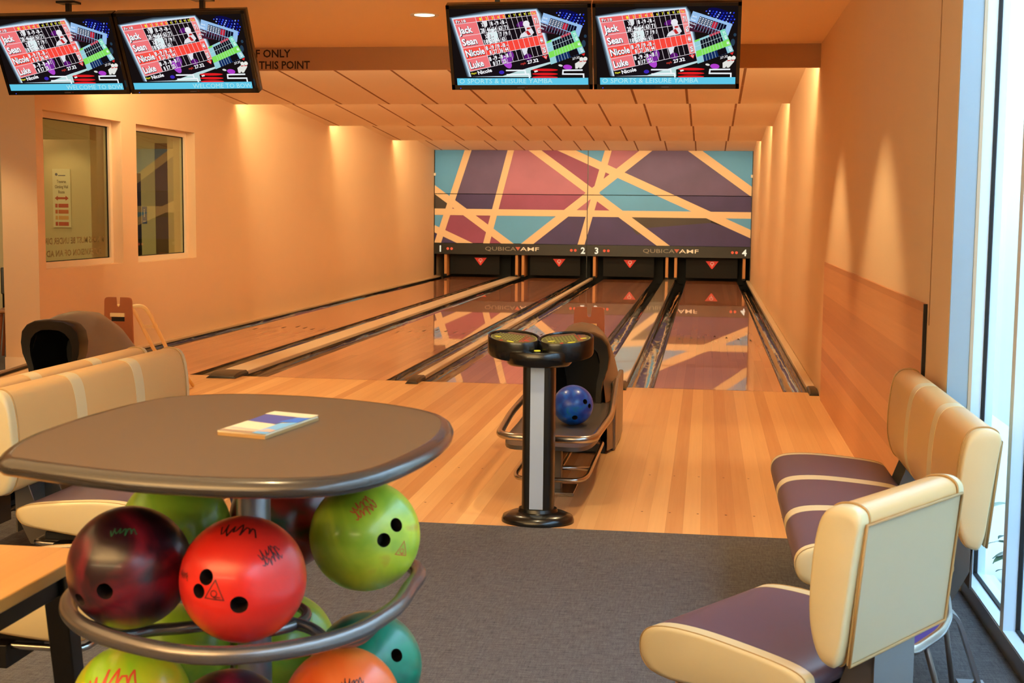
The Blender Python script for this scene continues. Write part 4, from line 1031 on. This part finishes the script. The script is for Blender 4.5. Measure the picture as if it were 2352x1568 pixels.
for s in (-1, 1):
    rot = s*math.radians(20); cx, cy = s*.122, .0
    E_ = ell(cx, cy, .132, .088, rot); tz = lambda p, base: base+.24*(p.y+.02)+.0*p.x
    pod = 'keypad_pod'
    bm = bmesh.new(); rings = []
    for sc_, dz in ((.96, -.085), (1.0, -.075), (1.0, -.006), (.985, .002), (.93, .002), (.90, -.005)):
        rings.append([(cx+(p.x-cx)*sc_, cy+(p.y-cy)*sc_, tz(p, .868)+dz) for p in E_])
    loft(bm, rings); po = new_obj(pod, bm, BLACKG, t, smooth=50)
    ca, sa = math.cos(rot), math.sin(rot)
    def kf(z): return lambda u, v: (cx+u*ca-v*sa, cy+u*sa+v*ca, tz(Vector((0, cy+u*sa+v*ca, 0)), .868)+z)
    bm = bmesh.new(); flat(bm, [(.116*math.cos(2*PI*k/40), .076*math.sin(2*PI*k/40)) for k in range(40)], kf(-.004), 1); flat(bm, [(.112*math.cos(2*PI*k/40), .072*math.sin(2*PI*k/40)) for k in range(40)], kf(-.0035), 0)
    flat(bm, [(-.06, .040), (.06, .040), (.055, .062), (-.055, .062)], kf(-.003), 4)
    flat(bm, [(.045, -.055), (.095, -.03), (.10, .03), (.07, .035)], kf(-.003), 4)
    for rr in range(5):
        for cc in range(11):
            u = -.088+.0155*cc; v = .028-.0165*rr
            if (u/.105)**2+(v/.066)**2 > 1: continue
            red_ = cc >= 9; k_ = 3 if red_ else 1
            flat(bm, [(u-.0045, v-.004), (u+.0045, v-.004), (u+.0045, v+.004), (u-.0045, v+.004)], kf(-.0024), k_)
    for u, v, w, k_ in ((-.075, -.022, .018, 2), (.012, -.060, .020, 2), (.078, -.022, .016, 2 if s > 0 else 3), (-.035, -.060, .009, 3)):
        flat(bm, [(u+w*math.cos(2*PI*k/14), v+.006*math.sin(2*PI*k/14)) for k in range(14)], kf(-.0018), k_)
    new_obj('keys', bm, [KPG, KEYG, KEYY, KEYR, KEYB], po)
bm = bmesh.new(); E_ = [Vector((.150*math.cos(a), -.035+.105*math.sin(a), 0)) for a in [PI+PI*k/24 for k in range(25)]]+[Vector((.150, .05, 0)), Vector((-.150, .05, 0))]
rings = [[(p.x*sc_, p.y*sc_-.01*0, z) for p in E_] for sc_, z in ((.93, .745), (1.0, .757), (1.0, .805), (.97, .812), (.90, .813))]
loft(bm, rings); new_obj('front_housing', bm, BLACKG, t, smooth=50)
bm = bmesh.new(); lathe(bm, [(.026, .813), (.026, .817), (.0001, .8175)], 24, c=(0.0, -.095, 0)); lathe(bm, [(.015, .818), (.015, .8215), (.0001, .822)], 20, c=(0, -.095, 0), mi=1)
new_obj('button', bm, [BLACK, KEYY], t, smooth=50)

# ------------------------------------------------------------------ seating
TAN = mat('tan_vinyl', (222, 176, 112), .36, bump=.03, bscale=500, noise=.03, nscale=4); CRM = mat('cream_vinyl', (222, 200, 150), .34, bump=.03, bscale=500); DKV = mat('plum_grey_vinyl', (92, 72, 84), .40, bump=.03, bscale=500, noise=.04, nscale=5); SEAMC = mat('stitch_seam', (176, 138, 84), .6)
BACKP = mat('back_panel_vinyl', (182, 160, 120), .5, bump=.03, bscale=500)
# profiles in (forward, up)
BACKPROF = [(.055, .828), (.083, .822), (.104, .80), (.116, .76), (.124, .70), (.128, .62), (.126, .56), (.115, .51), (.098, .475), (.076, .462), (.058, .466), (.046, .50), (.036, .58), (.024, .68), (.012, .77), (.008, .795), (.014, .815), (.032, .826)]
SEATPROF = [(.135, .385), (.128, .405), (.14, .424), (.19, .438), (.30, .450), (.42, .458), (.51, .456), (.565, .444), (.592, .42), (.598, .388), (.588, .356), (.56, .335), (.50, .326), (.40, .332), (.25, .35), (.16, .365)]
def smp(P, n=3): return [(p.x, p.y) for p in smooth_poly([(a, b, 0) for a, b in P], n)]
BP = smp(BACKPROF); SP = smp(SEATPROF)
def slab(prof, w0, w1, bulge0=0, bulge1=0, puff=.0, c=None):
    """extrude profile along local X with soft ends"""
    cx = sum(p[0] for p in prof)/len(prof); cz = sum(p[1] for p in prof)/len(prof)
    bm = bmesh.new(); rings = []
    def ring(w, s): return [(w, cx+(a-cx)*(1-s/abs(.08)) if False else cx+(a-cx)*(1-s), cz+(b-cz)*(1-s)) for a, b in prof]
    st = []
    if bulge0: st += [(w0-bulge0, .16), (w0-bulge0*.85, .07), (w0-bulge0*.45, .02), (w0, 0)]
    else: st += [(w0, puff), (w0+.006, puff*.3), (w0+.014, 0)]
    if bulge1: st += [(w1, 0), (w1+bulge1*.45, .02), (w1+bulge1*.85, .07), (w1+bulge1, .16)]
    else: st += [(w1-.014, 0), (w1-.006, puff*.3), (w1, puff)]
    for w, s in st: rings.append(ring(w, s))
    loft(bm, rings); return bm
def seam_loop(prof, w, s=.0, r=.0022, sel=None):
    cx = sum(p[0] for p in prof)/len(prof); cz = sum(p[1] for p in prof)/len(prof)
    pts = [(w, cx+(a-cx)*(1-s), cz+(b-cz)*(1-s)) for a, b in prof]
    bm = bmesh.new(); tube(bm, pts, r, 6, closed=True); return bm
def seating(n, sw, name, label, cat, loc, rotz, group=None, back=True):
    t = thing(name, label, cat, loc, rotz, group)
    gap = .08; e = .045; w = 0.0
    W = n*sw
    ends = []
    for i in range(n):
        a = i*sw+(e if i == 0 else gap/2); b = (i+1)*sw-(e if i == n-1 else gap/2)
        new_obj('seat', slab(SP, a, b, puff=.012), DKV, t, smooth=60)
        if not back: continue
        new_obj('backrest', slab(BP, a, b, puff=.02), TAN, t, smooth=60)
        # rear panel of the backrest with piping
        q = [(.018, .790), (.050, .468)]
        bm = bmesh.new(); x0, x1 = (a-.018 if i == 0 else a), (b+.018 if i == n-1 else b)
        pl = [(x0, q[0][0]-.004, q[0][1]), (x1, q[0][0]-.004, q[0][1]), (x1, q[1][0]-.006, q[1][1]), (x0, q[1][0]-.006, q[1][1])]
        loft(bm, [pl, [(p[0], p[1]-.008, p[2]) for p in pl]]); bp = new_obj('back_panel', bm, BACKP, t, bevel=.004)
        bm = bmesh.new(); tube(bm, [(p[0]*1.0, p[1]-.010, p[2]) for p in pl], .004, 8, closed=True); new_obj('piping', bm, SEAMC, bp, smooth=180)
    for i in range(1, n):
        new_obj('seat_stripe', slab([(a, b) for a, b in SP], i*sw-gap/2, i*sw+gap/2, puff=.0), CRM, t, smooth=60)
        new_obj('back_stripe', slab([(a, b) for a, b in BP], i*sw-gap/2, i*sw+gap/2, puff=.0), CRM, t, smooth=60)
    for w0, w1, b0, b1 in ((.014, e, .014, 0), (W-e, W-.014, 0, .014)):
        se = new_obj('seat_end', slab(SP, w0, w1, b0, b1), CRM, t, smooth=60)
        ws = w0-b0*.35 if b0 else w1+b1*.35
        new_obj('stitching', seam_loop(SP, ws, .008, .0016), SEAMC, se, smooth=180)
        if back:
            be = new_obj('back_end', slab(BP, w0, w1, b0, b1), CRM, t, smooth=60)
            new_obj('stitching', seam_loop(BP, w1 if b0 else w0, -.012, .003), SEAMC, be, smooth=180)
    # understructure
    new_obj('seat_pan', BOX(.07, W-.07, .20, .50, .300, .330), BLACKM, t, bevel=.006)
    new_obj('beam', BOX(.03, W-.03, .25, .33, .235, .300), STEELB, t, bevel=.004)
    bm = bmesh.new(); pts = fillet([(.06, .16, .29), (.06, .53, .29), (W-.06, .53, .29), (W-.06, .16, .29)], .04, 5, closed=True); tube(bm, pts, .010, 8, closed=True); new_obj('under_frame', bm, CHROME, t, smooth=180)
    for i in range(n if back else 0):
        cx = (i+.5)*sw
        bm = bmesh.new(); pr = [(.30, .25), (.30, .32), (.14, .35), (.085, .50), (.045, .50), (.05, .36), (.10, .26)]
        loft(bm, [[(cx-.10, a, b) for a, b in pr], [(cx-.094, a, b) for a, b in pr]]); loft(bm, [[(cx+.094, a, b) for a, b in pr], [(cx+.10, a, b) for a, b in pr]])
        box(bm, cx-.10, cx+.10, .045, .052, .30, .52); new_obj('back_bracket', bm, GREYST, t)
    for cx in ([.12, W-.12] if n > 1 else [W/2]):
        bm = bmesh.new(); pts = fillet([(cx, .02, .012), (cx, .10, .25), (cx, .36, .25), (cx, .42, .012)], .06, 5)
        ring = []
        for p, q in zip(pts, pts[1:]):
            d = (q-p).normalized(); nn = Vector((0, -d.z, d.y))*.006
            vs = [p+nn, q+nn, q-nn, p-nn]; loft(bm, [[(v.x-.035, v.y, v.z) for v in vs], [(v.x+.035, v.y, v.z) for v in vs]])
        new_obj('leg', bm, SILVER, t, smooth=40)
        new_obj('foot', BOX(cx-.04, cx+.04, -.0, .08, 0, .012), SILVER, t); new_obj('foot', BOX(cx-.04, cx+.04, .38, .46, 0, .012), SILVER, t)
    return t
R90 = PI/2
seating(3, .53, 'bench_seat', 'three seat bench in tan and plum with cream stripes against the right window', 'bench', (1.29, -6.92, 0), R90, 'three seat benches')
seating(1, .53, 'lounge_chair', 'single tan backed chair in the right foreground, seen from behind', 'chair', (.748, -8.085, 0), math.radians(55.5))
seating(3, .505, 'bench_seat', 'left bench facing the window, tan backs with cream stripes behind the grey table', 'bench', (-2.035, -5.26, 0), -R90-math.radians(1.0), 'three seat benches')
seating(3, .505, 'bench_seat', 'left bench turned to the ball return, only its tan back tops show', 'bench', (-2.085, -6.80, 0), R90, 'three seat benches')
seating(1, .53, 'ottoman', 'low cream sided ottoman partly hidden behind the small timber table', 'ottoman', (-1.74, -7.27, 0), -R90, back=False)

# ------------------------------------------------------------------ small timber table lower left
t = thing('timber_table', 'small timber topped table with black legs cut by the lower left photo edge', 'table', (-1.13, -8.60, 0))
pts = fillet([(-.27, -.22, 0), (.262, -.22, 0), (.262, .235, 0), (-.27, .235, 0)], .06, 6, closed=True)
bm = bmesh.new(); loft(bm, [[(p.x, p.y, .712) for p in pts], [(p.x, p.y, .74) for p in pts]])
TIM = planks('table_timber', (200, 140, 74), (224, 168, 96), .10, 5, rough=.4, coat=.3, coat_r=.2, grain=.2)
new_obj('tabletop', bm, TIM, t, bevel=.004)
bm = bmesh.new(); box(bm, -.23, .23, -.19, -.15, .66, .712); box(bm, -.23, .23, .16, .20, .66, .712); box(bm, .19, .23, -.19, .20, .66, .712); box(bm, -.23, -.19, -.19, .20, .66, .712); new_obj('apron', bm, STEELB, t, bevel=.003)
for sx in (-1, 1):
    for sy in (-1, 1):
        bm = bmesh.new(); a = .025
        loft(bm, [[(sx*.215+i*a, sy*.172+j*a, .70) for i, j in ((-1, -1), (1, -1), (1, 1), (-1, 1))], [(sx*.262+i*a*.8, sy*.20+j*a*.8, 0) for i, j in ((-1, -1), (1, -1), (1, 1), (-1, 1))]]); new_obj('leg', bm, STEELB, t, bevel=.003)
    bm = bmesh.new(); box(bm, sx*.238-.012, sx*.238+.012, -.17, .17, .36, .39); new_obj('stretcher', bm, STEELB, t)
# ------------------------------------------------------------------ chrome rimmed stool behind the foreground chair
t = thing('low_stool', 'violet topped low stool with chrome rim and thin legs behind the foreground chair', 'stool', (1.0, -7.20, 0))
P = fillet([(-.19, -.20, 0), (-.055, -.335, 0), (.05, -.15, 0), (.095, -.005, 0), (.13, .24, 0), (-.1, .25, 0), (-.22, .02, 0)], .05, 6, closed=True)
bm = bmesh.new(); loft(bm, [[(p.x, p.y, .325) for p in P], [(p.x, p.y, .352) for p in P]]); new_obj('seat', bm, mat('violet_fabric', (56, 36, 120), .7), t)
bm = bmesh.new(); tube(bm, [(p.x, p.y, .340) for p in P], .014, 12, closed=True); new_obj('rim', bm, CHROME, t, smooth=180)
for x, y, fx, fy in ((.12, .22, .17, .25), (-.12, .22, -.16, .26), (.0, -.22, .10, -.16), (-.14, -.16, -.17, -.10)):
    new_obj('leg', TUBE([(x, y, .33), (fx, fy, .006)], .008, 8), GREYST, t, smooth=180)
new_obj('floor_bar', TUBE([(.10, -.16, .012), (.17, .25, .012)], .008, 8), GREYST, t, smooth=180); new_obj('floor_bar', TUBE([(-.17, -.10, .012), (.10, -.16, .012)], .008, 8), GREYST, t, smooth=180)

# ------------------------------------------------------------------ lights
WARM = (1.0, .76, .40)
def area(name, loc, rot, sx, sy, power, color=WARM, spread=180):
    l = bpy.data.lights.new(name, 'AREA'); l.shape = 'RECTANGLE'; l.size = sx; l.size_y = sy; l.energy = power; l.color = color; l.spread = math.radians(spread)
    o = bpy.data.objects.new(name, l); COL.objects.link(o); o.location = loc; o.rotation_euler = rot; return o
def spot(name, loc, power, ang=64, blend=.35, color=WARM, rot=(0, 0, 0), size=.05):
    l = bpy.data.lights.new(name, 'SPOT'); l.energy = power; l.spot_size = math.radians(ang); l.spot_blend = blend; l.color = color; l.shadow_soft_size = size
    o = bpy.data.objects.new(name, l); COL.objects.link(o); o.location = loc; o.rotation_euler = rot; return o
for i, yy in enumerate([.815, 4.965, 9.095, 13.285]):
    area('cove_light', (-2.05, yy, 2.86), (math.radians(98), 0, 0), 6.6, .10, [160, 138, 130, 122][i])
for (x, y) in ((.58, -1.3), (.58, -3.65), (-1.714, -1.14), (-1.714, -3.65), (-4.1, -1.2), (-4.1, -3.65), (-.4, -6.2), (-3.0, -6.4), (-.5, -8.9), (-3.0, -8.9), (-5.9, -.75), (-4.6, -6.4), (-5.0, -9)):
    spot('downlight_beam', (x, y, 2.86), 90 if x < -5.5 else (65 if y < -8 and x > -1 else 138), 76, .45)
spot('side_room_beam', (-8.2, 5.4, 2.85), 40, 90, .4, (1, .7, .4)); 
area('side_room_light', (-7.2, 3.2, 2.88), (0, 0, 0), 2, 2, 60, (1, .78, .45))
area('room_fill', (-3.2, -9.5, 2.88), (0, 0, 0), 5, 5, 100, (1, .66, .30))
area('added_uplight', (-2.5, -12.4, 1.9), (math.radians(160), 0, 0), 5, .6, 600, (1, .78, .42))  # added unseen lamp behind the camera to brighten the front ceiling
# daylight
w = bpy.data.worlds.new('World'); SC.world = w; w.use_nodes = True; nt = w.node_tree; bg = nt.nodes['Background']
sky = nt.nodes.new('ShaderNodeTexSky'); sky.sky_type = 'NISHITA'; sky.sun_disc = False; sky.sun_elevation = math.radians(50); sky.sun_rotation = math.radians(200)
mx = nt.nodes.new('ShaderNodeMixRGB'); mx.inputs[0].default_value = .8; mx.inputs[2].default_value = (.52, .78, 1.0, 1)
ml = nt.nodes.new('ShaderNodeMixRGB'); ml.blend_type = 'MULTIPLY'; ml.inputs[0].default_value = 0
nt.links.new(sky.outputs[0], mx.inputs[1]); nt.links.new(mx.outputs[0], bg.inputs[0]); bg.inputs[1].default_value = 7.5
sun = bpy.data.lights.new('sun', 'SUN'); sun.energy = 3.0; sun.color = (1, .97, .92); sun.angle = .02
so = bpy.data.objects.new('sun', sun); COL.objects.link(so); so.rotation_euler = (math.radians(35), math.radians(-38), 0)

# ------------------------------------------------------------------ camera
cam = bpy.data.cameras.new('cam'); co = bpy.data.objects.new('camera', cam); COL.objects.link(co)
C = Vector((.40032, -10.94332, 1.46174)); yaw, pit, rol, f = .14493, .09922, .0101, 3031.07
fw = Vector((-math.sin(yaw)*math.cos(pit), math.cos(yaw)*math.cos(pit), -math.sin(pit))); rt = Vector((math.cos(yaw), math.sin(yaw), 0)); up = rt.cross(fw)
# image rolled clockwise by rol
cr, sr = math.cos(rol), math.sin(rol)
R_ = rt*cr+up*sr; U_ = up*cr-rt*sr
M = Matrix((( R_.x, U_.x, -fw.x, C.x), (R_.y, U_.y, -fw.y, C.y), (R_.z, U_.z, -fw.z, C.z), (0, 0, 0, 1)))
co.matrix_world = M
cam.sensor_width = 36; cam.lens = f/2352*36; cam.clip_start = .05; cam.clip_end = 200
cam.dof.use_dof = True; cam.dof.focus_distance = 7.5; cam.dof.aperture_fstop = 11
SC.camera = co
SC.view_settings.view_transform = 'Standard'; SC.view_settings.look = 'None'; SC.view_settings.exposure = 0; SC.view_settings.gamma = 1
SC.cycles.use_denoising = True
SC.cycles.max_bounces = 8; SC.cycles.diffuse_bounces = 5; SC.cycles.transparent_max_bounces = 12
SC.cycles.sample_clamp_indirect = 8
SC.cycles.caustics_reflective = False; SC.cycles.caustics_refractive = False
